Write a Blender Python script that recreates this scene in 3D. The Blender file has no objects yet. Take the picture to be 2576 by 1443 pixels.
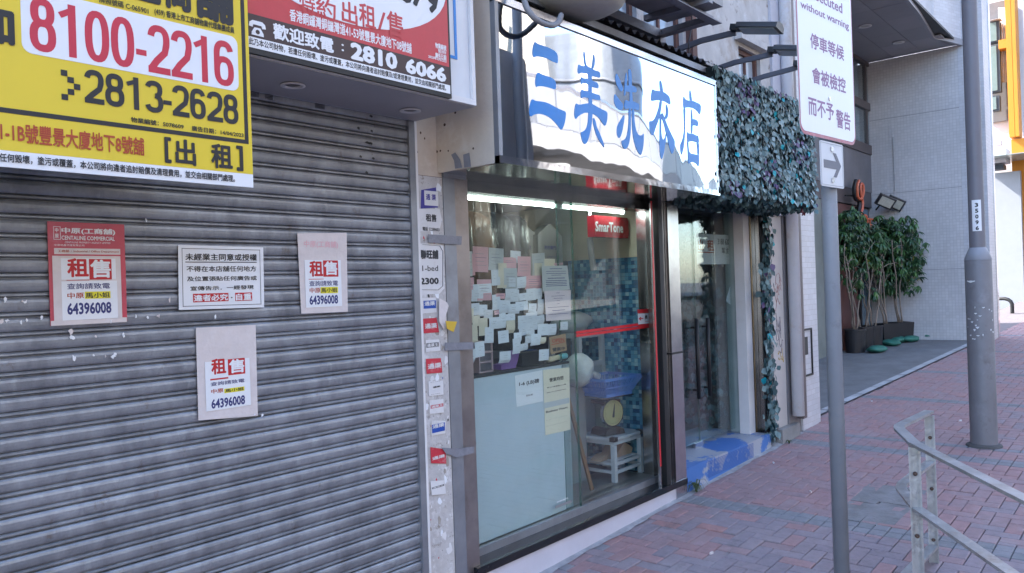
import bpy, bmesh, math, random
import numpy as np
from mathutils import Vector, Matrix, Euler
random.seed(7)
sc = bpy.context.scene
COL = sc.collection
RAD = math.radians
# ------------------------------------------------------------------ camera
YAW, PITCH, ROLL, FPX = RAD(40.6), RAD(.05), RAD(-1.92), 1960.0      # FPX for a 2576 px wide picture
CAM = np.array([0.0, -2.4, 1.45])
F_ = np.array([math.cos(PITCH)*math.cos(YAW), math.cos(PITCH)*math.sin(YAW), math.sin(PITCH)])
r_ = np.cross(F_, [0, 0, 1]); r_ /= np.linalg.norm(r_); u_ = np.cross(r_, F_)
r2 = math.cos(ROLL)*r_+math.sin(ROLL)*u_; u2 = -math.sin(ROLL)*r_+math.cos(ROLL)*u_
RM = np.array([r2, -u2, F_])
cd = bpy.data.cameras.new('camera'); cam = bpy.data.objects.new('camera', cd); COL.objects.link(cam); sc.camera = cam
cd.sensor_width = 36; cd.lens = 36*FPX/2576; cd.clip_start = .05; cd.clip_end = 600
cam.matrix_world = Matrix(((r2[0], u2[0], -F_[0], CAM[0]), (r2[1], u2[1], -F_[1], CAM[1]), (r2[2], u2[2], -F_[2], CAM[2]), (0, 0, 0, 1)))
# ------------------------------------------------------------------ world, sun, exposure
SUN_AZ, SUN_EL = RAD(108), RAD(44)      # azimuth from +X towards +Y: the sun stands behind the shops
w = bpy.data.worlds.new('World'); sc.world = w; w.use_nodes = True
nt = w.node_tree; bg = nt.nodes['Background']
sky = nt.nodes.new('ShaderNodeTexSky'); sky.sky_type = 'NISHITA'; sky.sun_disc = False
sky.sun_elevation = SUN_EL; sky.sun_rotation = RAD(90)-SUN_AZ; sky.air_density = 1.0; sky.dust_density = 1.2; sky.ozone_density = 2.2
nt.links.new(sky.outputs[0], bg.inputs[0]); bg.inputs[1].default_value = 0.15
sd = bpy.data.lights.new('sun', 'SUN'); sd.energy = 2.5; sd.angle = RAD(.5); sd.color = (1, .95, .88)
so = bpy.data.objects.new('sun', sd); COL.objects.link(so)
sdir = Vector((math.cos(SUN_EL)*math.cos(SUN_AZ), math.cos(SUN_EL)*math.sin(SUN_AZ), math.sin(SUN_EL)))
so.rotation_euler = sdir.to_track_quat('Z', 'Y').to_euler(); so.location = (0, 0, 30)
sc.view_settings.view_transform = 'Standard'; sc.view_settings.look = 'None'; sc.view_settings.gamma = 1
sc.view_settings.use_curve_mapping = False
sc.view_settings.exposure = 2.72
sc.render.engine = 'CYCLES'
sc.cycles.max_bounces = 10; sc.cycles.diffuse_bounces = 4; sc.cycles.glossy_bounces = 5; sc.cycles.transparent_max_bounces = 16
sc.cycles.caustics_reflective = False; sc.cycles.caustics_refractive = False; sc.cycles.sample_clamp_indirect = 6

# ------------------------------------------------------------------ geometry from the picture
def ray(px):
    d = RM.T @ np.array([(px[0]-1288)/FPX, (px[1]-721.5)/FPX, 1.0]); return d
def U(px, ax, val):
    d = ray(px); i = 'xyz'.index(ax); return Vector(CAM+d*(val-CAM[i])/d[i])
def gz(x): return -.059+.037*min(max(x, -12), 25)
def G(px):
    d = ray(px); t = (-.059+.037*CAM[0]-CAM[2])/(d[2]-.037*d[0]); return Vector(CAM+t*d)
def K(f, ox, oy): return lambda x, y: ((ox+x/f)*.644, (oy+y/f)*.644)

# ------------------------------------------------------------------ materials
MATS = {}
def pm(name, col, rough=.6, metal=0, var=.12, scale=6, bump=0, bscale=40, rnd=0, stain=None, sscale=2.5, samt=.5, coat=0, emit=None, es=0, spec=.5, stretch=None, trans=0, world=False):
    if name in MATS: return MATS[name]
    m = bpy.data.materials.new(name); m.use_nodes = True; n = m.node_tree; N = n.nodes; L = n.links
    b = N['Principled BSDF']; b.inputs['Roughness'].default_value = rough; b.inputs['Metallic'].default_value = metal
    b.inputs['Specular IOR Level'].default_value = spec; b.inputs['Coat Weight'].default_value = coat
    b.inputs['Transmission Weight'].default_value = trans
    tc = N.new('ShaderNodeTexCoord'); src = tc.outputs['Object']
    if world: src = N.new('ShaderNodeNewGeometry').outputs['Position']
    if stretch:
        mp = N.new('ShaderNodeMapping'); mp.inputs['Scale'].default_value = stretch; L.new(src, mp.inputs[0]); src = mp.outputs[0]
    cur = None
    if var:
        no = N.new('ShaderNodeTexNoise'); no.inputs['Scale'].default_value = scale; no.inputs['Detail'].default_value = 6; no.inputs['Roughness'].default_value = .65
        L.new(src, no.inputs[0])
        mr = N.new('ShaderNodeMapRange'); mr.inputs[1].default_value = .3; mr.inputs[2].default_value = .7; mr.inputs[3].default_value = 1-var; mr.inputs[4].default_value = 1+var
        L.new(no.outputs[0], mr.inputs[0])
        mx = N.new('ShaderNodeMix'); mx.data_type = 'RGBA'; mx.blend_type = 'MULTIPLY'; mx.inputs[0].default_value = 1
        mx.inputs[6].default_value = (*col, 1); L.new(mr.outputs[0], mx.inputs[7]); cur = mx.outputs[2]
        rr = N.new('ShaderNodeMapRange'); rr.inputs[3].default_value = max(0, rough-.08); rr.inputs[4].default_value = min(1, rough+.1)
        L.new(no.outputs[0], rr.inputs[0]); L.new(rr.outputs[0], b.inputs['Roughness'])
    if rnd:
        oi = N.new('ShaderNodeObjectInfo'); mr2 = N.new('ShaderNodeMapRange'); mr2.inputs[3].default_value = 1-rnd; mr2.inputs[4].default_value = 1+rnd
        L.new(oi.outputs['Random'], mr2.inputs[0])
        mx = N.new('ShaderNodeMix'); mx.data_type = 'RGBA'; mx.blend_type = 'MULTIPLY'; mx.inputs[0].default_value = 1
        if cur: L.new(cur, mx.inputs[6])
        else: mx.inputs[6].default_value = (*col, 1)
        L.new(mr2.outputs[0], mx.inputs[7]); cur = mx.outputs[2]
    if stain:
        for k, sm in enumerate(stain):
            no = N.new('ShaderNodeTexNoise'); no.inputs['Scale'].default_value = sscale*(1+k*1.7); no.inputs['Detail'].default_value = 8; no.inputs['Roughness'].default_value = .7
            L.new(src, no.inputs[0])
            cr = N.new('ShaderNodeMapRange'); cr.inputs[1].default_value = .54+.03*k; cr.inputs[2].default_value = .68; cr.inputs[3].default_value = 0; cr.inputs[4].default_value = samt; L.new(no.outputs[0], cr.inputs[0])
            mx = N.new('ShaderNodeMix'); mx.data_type = 'RGBA'; L.new(cr.outputs[0], mx.inputs[0])
            if cur: L.new(cur, mx.inputs[6])
            else: mx.inputs[6].default_value = (*col, 1)
            mx.inputs[7].default_value = (*sm, 1); cur = mx.outputs[2]
    if cur: L.new(cur, b.inputs['Base Color'])
    else: b.inputs['Base Color'].default_value = (*col, 1)
    if bump:
        no = N.new('ShaderNodeTexNoise'); no.inputs['Scale'].default_value = bscale; no.inputs['Detail'].default_value = 4; L.new(src, no.inputs[0])
        bp = N.new('ShaderNodeBump'); bp.inputs['Strength'].default_value = bump; bp.inputs['Distance'].default_value = .01
        L.new(no.outputs[0], bp.inputs['Height']); L.new(bp.outputs[0], b.inputs['Normal'])
    if emit:
        b.inputs['Emission Color'].default_value = (*emit, 1); b.inputs['Emission Strength'].default_value = es
    MATS[name] = m; return m
def flat(name, col, rough=.5): return pm(name, col, rough, var=.05, scale=30)
def glass(name, tint, refl=1.0, dirt=.0):
    m = bpy.data.materials.new(name); m.use_nodes = True; n = m.node_tree; N = n.nodes; L = n.links
    for x in list(N): N.remove(x)
    o = N.new('ShaderNodeOutputMaterial'); t = N.new('ShaderNodeBsdfTransparent'); t.inputs[0].default_value = (*tint, 1)
    g = N.new('ShaderNodeBsdfGlossy'); g.inputs['Roughness'].default_value = .01; g.inputs['Color'].default_value = (refl, refl, refl, 1)
    lw = N.new('ShaderNodeLayerWeight'); lw.inputs[0].default_value = .5; pw = N.new('ShaderNodeMath'); pw.operation = 'POWER'; pw.inputs[1].default_value = 5; L.new(lw.outputs['Facing'], pw.inputs[0])
    fr = N.new('ShaderNodeMapRange'); fr.inputs[3].default_value = .045; fr.inputs[4].default_value = 1; L.new(pw.outputs[0], fr.inputs[0]); mx = N.new('ShaderNodeMixShader')
    L.new(fr.outputs[0], mx.inputs[0]); L.new(t.outputs[0], mx.inputs[1]); L.new(g.outputs[0], mx.inputs[2])
    d = N.new('ShaderNodeBsdfDiffuse'); d.inputs[0].default_value = (.6, .62, .62, 1)
    no = N.new('ShaderNodeTexNoise'); no.inputs['Scale'].default_value = 3; no.inputs['Detail'].default_value = 8
    tc = N.new('ShaderNodeTexCoord'); L.new(tc.outputs['Object'], no.inputs[0])
    mr = N.new('ShaderNodeMapRange'); mr.inputs[1].default_value = .35; mr.inputs[2].default_value = .8; mr.inputs[3].default_value = dirt*.3; mr.inputs[4].default_value = dirt; L.new(no.outputs[0], mr.inputs[0])
    m2 = N.new('ShaderNodeMixShader'); L.new(mr.outputs[0], m2.inputs[0]); L.new(mx.outputs[0], m2.inputs[1]); L.new(d.outputs[0], m2.inputs[2])
    L.new(m2.outputs[0], o.inputs[0]); MATS[name] = m; return m

# ------------------------------------------------------------------ mesh builder
class MB:
    def __init__(s): s.v = []; s.f = []; s.m = []
    def poly(s, pts, mi=0):
        k = len(s.v); s.v += [tuple(p) for p in pts]; s.f.append(tuple(range(k, k+len(pts)))); s.m.append(mi); return s
    def box(s, x0, y0, z0, x1, y1, z1, mi=0, bev=0):
        k = len(s.v)
        if bev:
            b = bev; P = []
            for z in (z0, z1):
                P += [(x0, y0, z), (x1, y0, z), (x1, y1, z), (x0, y1, z)]
            # bevelled front (-y) face
            s.v += [(x0, y1, z0), (x1, y1, z0), (x1, y1, z1), (x0, y1, z1), (x0, y0+b, z0), (x1, y0+b, z0), (x1, y0+b, z1), (x0, y0+b, z1), (x0+b, y0, z0+b), (x1-b, y0, z0+b), (x1-b, y0, z1-b), (x0+b, y0, z1-b)]
            F = [(0, 3, 2, 1)]
            for a in range(4):
                c = (a+1) % 4; F += [(a, c, 4+c, 4+a), (4+a, 4+c, 8+c, 8+a)]
            F.append((8, 9, 10, 11))
            for f in F: s.f.append(tuple(k+i for i in f)); s.m.append(mi)
            return s
        s.v += [(x0, y0, z0), (x1, y0, z0), (x1, y1, z0), (x0, y1, z0), (x0, y0, z1), (x1, y0, z1), (x1, y1, z1), (x0, y1, z1)]
        for f in ((0, 3, 2, 1), (4, 5, 6, 7), (0, 1, 5, 4), (1, 2, 6, 5), (2, 3, 7, 6), (3, 0, 4, 7)): s.f.append(tuple(k+i for i in f)); s.m.append(mi)
        return s
    def tube(s, pts, r, n=10, mi=0, cap=True, r1=None):
        pts = [Vector(p) for p in pts]; k = len(s.v); up = None
        for i, p in enumerate(pts):
            a = pts[max(i-1, 0)]; b = pts[min(i+1, len(pts)-1)]; t = (b-a).normalized()
            if up is None: up = t.orthogonal().normalized()
            up = (up-t*up.dot(t)).normalized(); q = t.cross(up)
            rr = r if r1 is None else r+(r1-r)*i/(len(pts)-1)
            if isinstance(r, (list, tuple)): rr = r[i]
            for j in range(n):
                an = 2*math.pi*j/n; s.v.append(tuple(p+(up*math.cos(an)+q*math.sin(an))*rr))
        for i in range(len(pts)-1):
            for j in range(n):
                s.f.append((k+i*n+j, k+i*n+(j+1) % n, k+(i+1)*n+(j+1) % n, k+(i+1)*n+j)); s.m.append(mi)
        if cap:
            s.f.append(tuple(k+j for j in range(n))[::-1]); s.m.append(mi); s.f.append(tuple(k+(len(pts)-1)*n+j for j in range(n))); s.m.append(mi)
        return s
    def bar(s, pts, w, t, side=(0, 0, 1), mi=0):
        """flat bar swept along pts: w measured along side, t across"""
        pts = [Vector(p) for p in pts]; k = len(s.v); sd_ = Vector(side)
        for i, p in enumerate(pts):
            a = pts[max(i-1, 0)]; b = pts[min(i+1, len(pts)-1)]; d = (b-a).normalized(); u = (sd_-d*sd_.dot(d)).normalized(); q = d.cross(u)
            for x, y in ((-1, -1), (1, -1), (1, 1), (-1, 1)): s.v.append(tuple(p+u*(x*w/2)+q*(y*t/2)))
        for i in range(len(pts)-1):
            for j in range(4): s.f.append((k+i*4+j, k+i*4+(j+1) % 4, k+i*4+4+(j+1) % 4, k+i*4+4+j)); s.m.append(mi)
        s.f.append((k+3, k+2, k+1, k)); s.m.append(mi); e = k+(len(pts)-1)*4; s.f.append((e, e+1, e+2, e+3)); s.m.append(mi); return s
    def prism(s, pts, y0, y1, mi=0):
        """closed outline in x,z extruded from y0 (front) to y1 (back)"""
        n = len(pts); k = len(s.v); s.v += [(x, y0, z) for x, z in pts]+[(x, y1, z) for x, z in pts]
        s.f.append(tuple(range(k, k+n))); s.m.append(mi); s.f.append(tuple(range(k+n, k+2*n))[::-1]); s.m.append(mi)
        for i in range(n): s.f.append((k+i, k+(i+1) % n, k+n+(i+1) % n, k+n+i)); s.m.append(mi)
        return s
    def lathe(s, prof, c=(0, 0, 0), n=20, mi=0):
        k = len(s.v)
        for r, z in prof:
            for j in range(n): a = 2*math.pi*j/n; s.v.append((c[0]+r*math.cos(a), c[1]+r*math.sin(a), c[2]+z))
        for i in range(len(prof)-1):
            for j in range(n): s.f.append((k+i*n+j, k+i*n+(j+1) % n, k+(i+1)*n+(j+1) % n, k+(i+1)*n+j)); s.m.append(mi)
        return s
    def add(s, mesh_v, mesh_f, M, mi=0):
        k = len(s.v); s.v += [tuple(M @ Vector(p)) for p in mesh_v]; s.f += [tuple(k+i for i in f) for f in mesh_f]; s.m += [mi]*len(mesh_f); return s
    def mesh(s, name, mats, smooth=False):
        me = bpy.data.meshes.new(name); me.from_pydata(s.v, [], s.f)
        for m in (mats if isinstance(mats, (list, tuple)) else [mats]): me.materials.append(m)
        if any(s.m): me.polygons.foreach_set('material_index', s.m)
        if smooth: me.polygons.foreach_set('use_smooth', [True]*len(s.f))
        me.update(); return me
    def build(s, name, mats, parent=None, smooth=False, **kw):
        return obj(name, s.mesh(name, mats, smooth), parent, **kw)
def obj(name, me, parent=None, label=None, cat=None, group=None, kind=None, loc=None, rot=None):
    o = bpy.data.objects.new(name, me); COL.objects.link(o); o.parent = parent
    if label: o['label'] = label
    if cat: o['category'] = cat
    if group: o['group'] = group
    if kind: o['kind'] = kind
    if loc is not None: o.location = loc
    if rot is not None: o.rotation_euler = rot
    return o
def thing(name, label, cat, loc=(0, 0, 0), rot=(0, 0, 0), group=None):
    o = obj(name, None, None, label, cat, group, None, loc, rot); o.empty_display_size = .1
    WM[o.name] = Matrix.LocRotScale(Vector(loc), Euler(rot), None); return o
WM = {}
def lp(t, px, y=0.0):
    """picture point -> local x,z on the thing's own plane y"""
    Mi = WM[t.name].inverted(); c = Mi @ Vector(CAM); d = (Mi.to_3x3() @ Vector(ray(px))); s = (y-c.y)/d.y; p = c+d*s; return p.x, p.z
# text -----------------------------------------------------------------
TC = {}
def text_mesh(body, bold=0):
    key = (body, bold)
    if key in TC: return TC[key]
    c = bpy.data.curves.new('t', 'FONT'); c.body = body; c.size = 1; c.resolution_u = 2
    o = bpy.data.objects.new('t', c); me = bpy.data.meshes.new_from_object(o)
    vs = [Vector(v.co) for v in me.vertices]; fs = [tuple(p.vertices) for p in me.polygons]
    bpy.data.objects.remove(o); bpy.data.curves.remove(c); bpy.data.meshes.remove(me)
    if not vs: TC[key] = ([], []); return TC[key]
    if bold:
        V2 = []; F2 = []
        for k, (dx, dy) in enumerate(((-bold, 0), (bold, 0), (0, bold), (0, -bold), (-bold*.7, bold*.7), (bold*.7, -bold*.7), (bold*.7, bold*.7), (-bold*.7, -bold*.7))):
            b = len(V2); V2 += [Vector((v.x+dx, v.y+dy, k*.001)) for v in vs]; F2 += [tuple(i+b for i in f) for f in fs]
        vs, fs = V2, F2
    x0 = min(v.x for v in vs); x1 = max(v.x for v in vs); y0 = min(v.y for v in vs); y1 = max(v.y for v in vs)
    vs = [((v.x-x0)/(x1-x0), (v.y-y0)/max(y1-y0, 1e-6), v.z) for v in vs]
    TC[key] = (vs, fs); return TC[key]
def txt(parent, body, x0, z0, x1, z1, m, y=-.002, bold=0, vert=False, name='lettering', shear=0):
    vs, fs = text_mesh(body, bold); w_, h_ = x1-x0, z1-z0
    V2 = [(x0+v[0]*w_+v[1]*shear, y-.0004*v[2]/.001 * .1, z0+v[1]*h_) for v in vs]
    me = bpy.data.meshes.new(name); me.from_pydata(V2, [], fs); me.materials.append(m); return obj(name, me, parent)
def txp(t, body, bl, tr, m, y=-.002, bold=0):
    a = lp(t, bl, y); b = lp(t, tr, y); return txt(t, body, a[0], a[1], b[0], b[1], m, y, bold)
def rect(t, name, bl, tr, m, y0, y1):
    a = lp(t, bl, y0); b = lp(t, tr, y0)
    return MB().box(a[0], y0, a[1], b[0], y1, b[1]).build(name, m, t)
def sheet(t, name, pxs, m, y0, y1, curl=0):
    return MB().prism([lp(t, p, y0) for p in pxs], y0, y1).build(name, m, t)
def joined(parent, name, items, m, y=-.002):
    """one lettering part per text box; items (body, bl, tr, bold)"""
    for body, bl, tr, bold in items:
        a = lp(parent, bl, y); b = lp(parent, tr, y); txt(parent, body, a[0], a[1], b[0], b[1], m, y, bold)
def dpath(ch, w, h, t):
    """centre lines of a bold condensed digit in a w x h box, stroke t"""
    e = t/2; W_, H_ = w-t, h-t
    def arc(cx, cz, rx, rz, a0, a1, n=14):
        return [(cx+abs(math.cos(RAD(a0+(a1-a0)*i/n)))**.8*math.copysign(1, math.cos(RAD(a0+(a1-a0)*i/n)))*rx, cz+abs(math.sin(RAD(a0+(a1-a0)*i/n)))**.8*math.copysign(1, math.sin(RAD(a0+(a1-a0)*i/n)))*rz) for i in range(n+1)]
    cx = w/2; rx = W_/2
    if ch == '0': return [arc(cx, h/2, rx, H_/2, 0, 360, 28)]
    if ch == '8': return [arc(cx, e+H_*.27, rx, H_*.27, 0, 360, 24), arc(cx, e+H_*.77, rx*.88, H_*.23, 0, 360, 24)]
    if ch == '1': return [[(w-e-w*.12, 0), (w-e-w*.12, h)], [(w-e-w*.12, h-e*1.6), (w*.04, h*.76)]]
    if ch == '2': return [arc(cx, h-e-H_*.27, rx, H_*.27, 170, -20, 16)+[(cx+rx*.75, h*.45), (cx-rx*.3, h*.26), (e*1.1, e*1.5)], [(0, e), (w, e)]]
    if ch == '3': return [arc(cx, h-e-H_*.235, rx*.92, H_*.235, 165, -80, 16), arc(cx, e+H_*.27, rx, H_*.27, 85, -165, 16)]
    if ch == '6': return [arc(cx, e+H_*.30, rx, H_*.30, 0, 360, 24), arc(cx, h-e-H_*.3, rx, H_*.3, 20, 180, 14)+[(e, e+H_*.3)]]
    if ch == '9': return [[(w-p[0], h-p[1]) for p in q] for q in dpath('6', w, h, t)]
    return []
def ribbon(mb, pts, t, y):
    n = len(pts); L_ = []; closed = math.hypot(pts[0][0]-pts[-1][0], pts[0][1]-pts[-1][1]) < 1e-5
    for i in range(n):
        a = pts[i-1] if i else (pts[-2] if closed else pts[0]); b = pts[i+1] if i < n-1 else (pts[1] if closed else pts[-1])
        dx, dz = b[0]-a[0], b[1]-a[1]; l = math.hypot(dx, dz) or 1; L_.append((-dz/l*t/2, dx/l*t/2))
    for i in range(n-1):
        p, q = pts[i], pts[i+1]; u, v = L_[i], L_[i+1]
        mb.poly([(p[0]-u[0], y, p[1]-u[1]), (q[0]-v[0], y, q[1]-v[1]), (q[0]+v[0], y, q[1]+v[1]), (p[0]+u[0], y, p[1]+u[1])][::-1])
def digit(parent, ch, x0, z0, x1, z1, m, y, tk=.24):
    mb = MB(); h = z1-z0; t = h*tk*.72
    if ch == '-': mb.box(x0, y, z0+h*.31, x1, y+.0005, z0+h*.31+t*.85)
    else:
        for k, P in enumerate(dpath(ch, x1-x0, h, t)): ribbon(mb, [(x0+p[0], z0+p[1]) for p in P], t*(1 if ch != '1' or k == 0 else .8), y-.0003*k)
    return mb.build('digit', m, parent)
# ------------------------------------------------------------------ common materials
M = dict(
 cream=pm('cream_render', (.60, .52, .44), .8, var=.1, scale=3, bump=.2, stain=[(.38, .28, .2), (.75, .72, .68)], sscale=1.6, samt=.5),
 white=pm('white_paint', (.72, .70, .70), .55, var=.06, stain=[(.45, .40, .36)], sscale=3, samt=.35),
 wbox=pm('white_panel', (.66, .67, .70), .35, var=.05, stain=[(.5, .48, .46)], sscale=2, samt=.2),
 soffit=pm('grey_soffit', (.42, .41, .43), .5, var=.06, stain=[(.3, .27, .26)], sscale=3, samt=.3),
 shut=pm('galvanised_slat', (.285, .295, .325), .40, metal=.45, var=.3, scale=9, bump=.15, bscale=60, rnd=.06, stain=[(.13, .13, .145), (.44, .46, .50), (.17, .13, .11)], sscale=3.2, samt=.6, stretch=(1.1, 1, .7), world=True),
 rail=pm('grey_metal', (.30, .31, .34), .4, metal=.6, var=.15, stain=[(.18, .15, .15)], sscale=4, samt=.4),
 steel=pm('stainless_steel', (.62, .60, .62), .22, metal=1, var=.1, scale=8, bump=.12, bscale=5, stain=[(.32, .28, .27)], sscale=4, samt=.4),
 mirror=pm('mirror_steel', (.72, .70, .70), .06, metal=1, var=.06, scale=3, bump=.35, bscale=3),
 dsteel=pm('dark_steel', (.16, .15, .15), .2, metal=1, var=.25, scale=6, bump=.12, bscale=5),
 black=pm('black_plastic', (.012, .012, .014), .5, var=.2), blackg=pm('black_granite', (.015, .017, .02), .12, var=.3, scale=60),
 paper=pm('white_paper', (.78, .79, .82), .5, var=.03, bump=.35, bscale=14), paper2=pm('slip_paper', (.70, .74, .80), .7, var=.03, rnd=.1), cream_p=pm('cream_paper', (.72, .66, .52), .7, var=.04, rnd=.1),
 pink=pm('pink_paper', (.72, .40, .44), .7, var=.04, rnd=.08), grey_p=pm('grey_paper', (.52, .55, .56), .7, var=.05),
 beige_p=pm('beige_card', (.67, .60, .59), .5, var=.07, scale=14, bump=.5, bscale=18, stain=[(.74, .70, .71)], sscale=10, samt=.6),
 redp=pm('red_poster_ink', (.50, .055, .085), .35, var=.12, scale=8, stain=[(.60, .18, .26)], sscale=7, samt=.5), red=flat('red_ink', (.50, .012, .018)), redb=flat('red_banner_ink', (.53, .045, .06), .35),
 yel=pm('yellow_vinyl', (.76, .56, .03), .38, var=.05, scale=2, bump=.12, bscale=6, stain=[(.68, .46, .04)], sscale=1.6, samt=.25), yelh=flat('yellow_highlight', (.75, .66, .03)),
 ink=flat('black_ink', (.015, .015, .02)), navy=flat('navy_ink', (.03, .035, .16)), brown=flat('brown_ink', (.045, .022, .025), .4), blue=flat('blue_ink', (.02, .12, .45)), brick_ink=flat('brick_red_ink', (.42, .06, .02)),
 vinylw=pm('white_vinyl', (.80, .80, .82), .4, var=.03), signblue=flat('blue_acrylic', (.02, .22, .62), .3),
 tape=pm('grey_duct_tape', (.22, .22, .25), .35, var=.15, scale=20, bump=.2), clear=pm('dull_tape', (.34, .33, .36), .3, var=.2, scale=30),
 redtape=flat('red_tape', (.62, .02, .03), .35), wood=pm('wood', (.22, .11, .05), .6, var=.25, scale=10), card=pm('cardboard', (.35, .23, .15), .8, var=.15),
 concrete=pm('concrete', (.26, .25, .245), .85, var=.18, scale=5, bump=.5, bscale=50, stain=[(.12, .115, .11)], sscale=3, samt=.4),
 asphalt=pm('asphalt_driveway', (.17, .172, .18), .8, var=.2, scale=4, bump=.4, bscale=120, stain=[(.11, .11, .112), (.22, .22, .225)], sscale=1.2, samt=.4),
 road=pm('road_asphalt', (.05, .05, .052), .85, var=.25, scale=5, bump=.4, bscale=100),
 mortar=pm('joint_sand', (.16, .14, .145), .95, var=.2, scale=12, bump=.4, bscale=90),
)
M['glass'] = glass('shop_glass', (.93, .97, .955), 1, .025); M['glassg'] = glass('green_glass_edge', (.35, .62, .52), 1, .2); M['glassd'] = glass('door_glass', (.82, .88, .88), 1.2, .03)
M['glassw'] = glass('window_glass', (.75, .82, .85), 1, .05)
WM_ADD = None
# ================================================================== THE GROUND
def gsheet(name, x0, y0, x1, y1, m, dz, kind='structure', nx=24):
    b = MB(); xs = [x0+(x1-x0)*i/nx for i in range(nx+1)]+[]
    for xx in (-12, 25):
        if x0 < xx < x1: xs.append(xx)
    xs = sorted(set(xs))
    for i in range(len(xs)-1):
        b.poly([(xs[i], y0, gz(xs[i])+dz), (xs[i+1], y0, gz(xs[i+1])+dz), (xs[i+1], y1, gz(xs[i+1])+dz), (xs[i], y1, gz(xs[i])+dz)])
    return b.build(name, m, None, kind=kind)
gsheet('ground', -250, -250, 300, 250, pm('city_ground', (.12, .118, .115), .9, var=.2, scale=.5), -.17, nx=10)
gsheet('road', -120, -11.6, 150, -3.35, M['road'], -.13, nx=60)
pav = gsheet('pavement', -12, -3.2, 25, .45, M['mortar'], -.012, nx=20)
gsheet('far_pavement', -60, -16, 90, -11.75, M['concrete'], 0, nx=60)
b = MB()
for i in range(-30, 60):
    x = i*1.0; z = gz(x+.5)
    b.box(x+.004, -3.35, z-.2, x+.996, -3.2, z-.004)
b.build('kerb', M['concrete'], None, kind='structure')
# asphalt forecourt of the restaurant, between the brick paving and its front
fore = MB(); A0 = (6.9, .14); A1 = (12.9, -.06)
pts = [(6.86, .16), (8.8, .06), (10.8, -.02), (13.3, -.10), (13.3, 1.6), (6.86, 1.6)]
fore.poly([(x, y, gz(x)+.004) for x, y in pts]); fore.build('forecourt', M['asphalt'], None, kind='structure')
eb = MB()
for i in range(14):
    t0 = i/14; t1 = (i+1)/14-.004
    def E_(t): x = 6.86+6.4*t; return x, .155-.04*t*t*0-(.25)*t
    (xa, ya), (xb, yb) = E_(t0), E_(t1)
    eb.poly([(xa, ya-.06, gz(xa)+.012), (xb, yb-.06, gz(xb)+.012), (xb, yb+.02, gz(xb)+.012), (xa, ya+.02, gz(xa)+.012)])
eb.build('edging_strip', pm('pale_edging', (.42, .42, .44), .8, var=.2, stain=[(.2, .2, .2)]), None, kind='structure')
# --- brick pavers, 200 x 100 mm, herringbone with grey cross bands
BC = [pm('paver_%d' % i, c, .82, var=.14, scale=22, bump=.4, bscale=110, rnd=.06, stain=[(.33, .29, .30), (.13, .115, .12)], sscale=2.6, samt=.45, world=True) for i, c in enumerate([(.345, .205, .205), (.325, .215, .22), (.29, .225, .24), (.265, .21, .23), (.235, .225, .24), (.215, .21, .22), (.36, .195, .185)])]
bands = [(4.28, 4.48), (6.0, 6.2), (8.1, 8.3), (9.9, 10.1), (11.9, 12.1), (13.9, 14.1), (2.2, 2.4)]
patch = [(4.50, 5.16, -1.17, -.92)]
def edge_y(x): return .10 if x < 6.86 else .155-.25*(x-6.86)/6.4-.06
def brick_v(lx, ly, g=.0022):
    b_ = MB(); x0, x1, y0, y1 = -lx/2+g, lx/2-g, -ly/2+g, ly/2-g; c = .004
    b_.v += [(x0, y0, -.03), (x1, y0, -.03), (x1, y1, -.03), (x0, y1, -.03), (x0, y0, -c), (x1, y0, -c), (x1, y1, -c), (x0, y1, -c), (x0+c, y0+c, 0), (x1-c, y0+c, 0), (x1-c, y1-c, 0), (x0+c, y1-c, 0)]
    for a in range(4):
        c2 = (a+1) % 4; b_.f += [(a, c2, 4+c2, 4+a), (4+a, 4+c2, 8+c2, 8+a)]
    b_.f.append((8, 9, 10, 11)); b_.m = [0]*len(b_.f); return b_
shapes = {}
bl = []
rb = random.Random(3)
def colr(x, y, band):
    if band: return rb.choice([4, 4, 5, 4, 4, 5])
    n = math.sin(x*1.9+y*2.3)+math.sin(x*.7-y*3.1+1)+rb.uniform(-.9, .9); d = .1-y
    if x > 4.3: return rb.choice([0, 1, 1, 0, 1]) if n > -.9 or d < .5 else rb.choice([1, 2, 1, 2])
    if d < .12: return rb.choice([2, 4, 3])
    if .12 < d < .62 and rb.random() < .55: return rb.choice([0, 6, 1, 0])
    if rb.random() < .07: return 0
    return rb.choice([2, 2, 3, 1, 3, 2])
UN = .08
def inband(x): return any(a-.001 <= x <= c+.001 for a, c in bands)
bands = [(4.28, 4.44), (6.0, 6.16), (6.4, 6.48), (8.1, 8.26), (9.9, 10.06), (11.9, 12.06), (13.9, 14.06), (2.2, 2.36)]
for i in range(10, 215):
    for j in range(-40, 3):
        x, y = i*UN, j*UN; t = (i-j) % 4
        if t == 0: cx, cy, lx, ly = x+UN, y+UN/2, 2*UN, UN
        elif t == 3: cx, cy, lx, ly = x+UN/2, y+UN, UN, 2*UN
        else: continue
        L0, L1 = cx-lx/2, cx+lx/2; skip = False
        for a, c in bands:
            if L0 >= a-.001 and L1 <= c+.001: skip = True
            elif L0 < a < L1: L1 = a
            elif L0 < c < L1: L0 = c
        if skip or L1-L0 < .015: continue
        bl.append(((L0+L1)/2, cy, round(L1-L0, 3), ly, colr(cx, cy, 0)))
for a, c in bands:
    for j in range(-40, 3):
        for k in range(int(round((c-a)/UN))):
            bl.append((a+UN/2+UN*k, j*UN+UN/2, UN, UN, colr(a, j, 1)))
out = []
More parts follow.
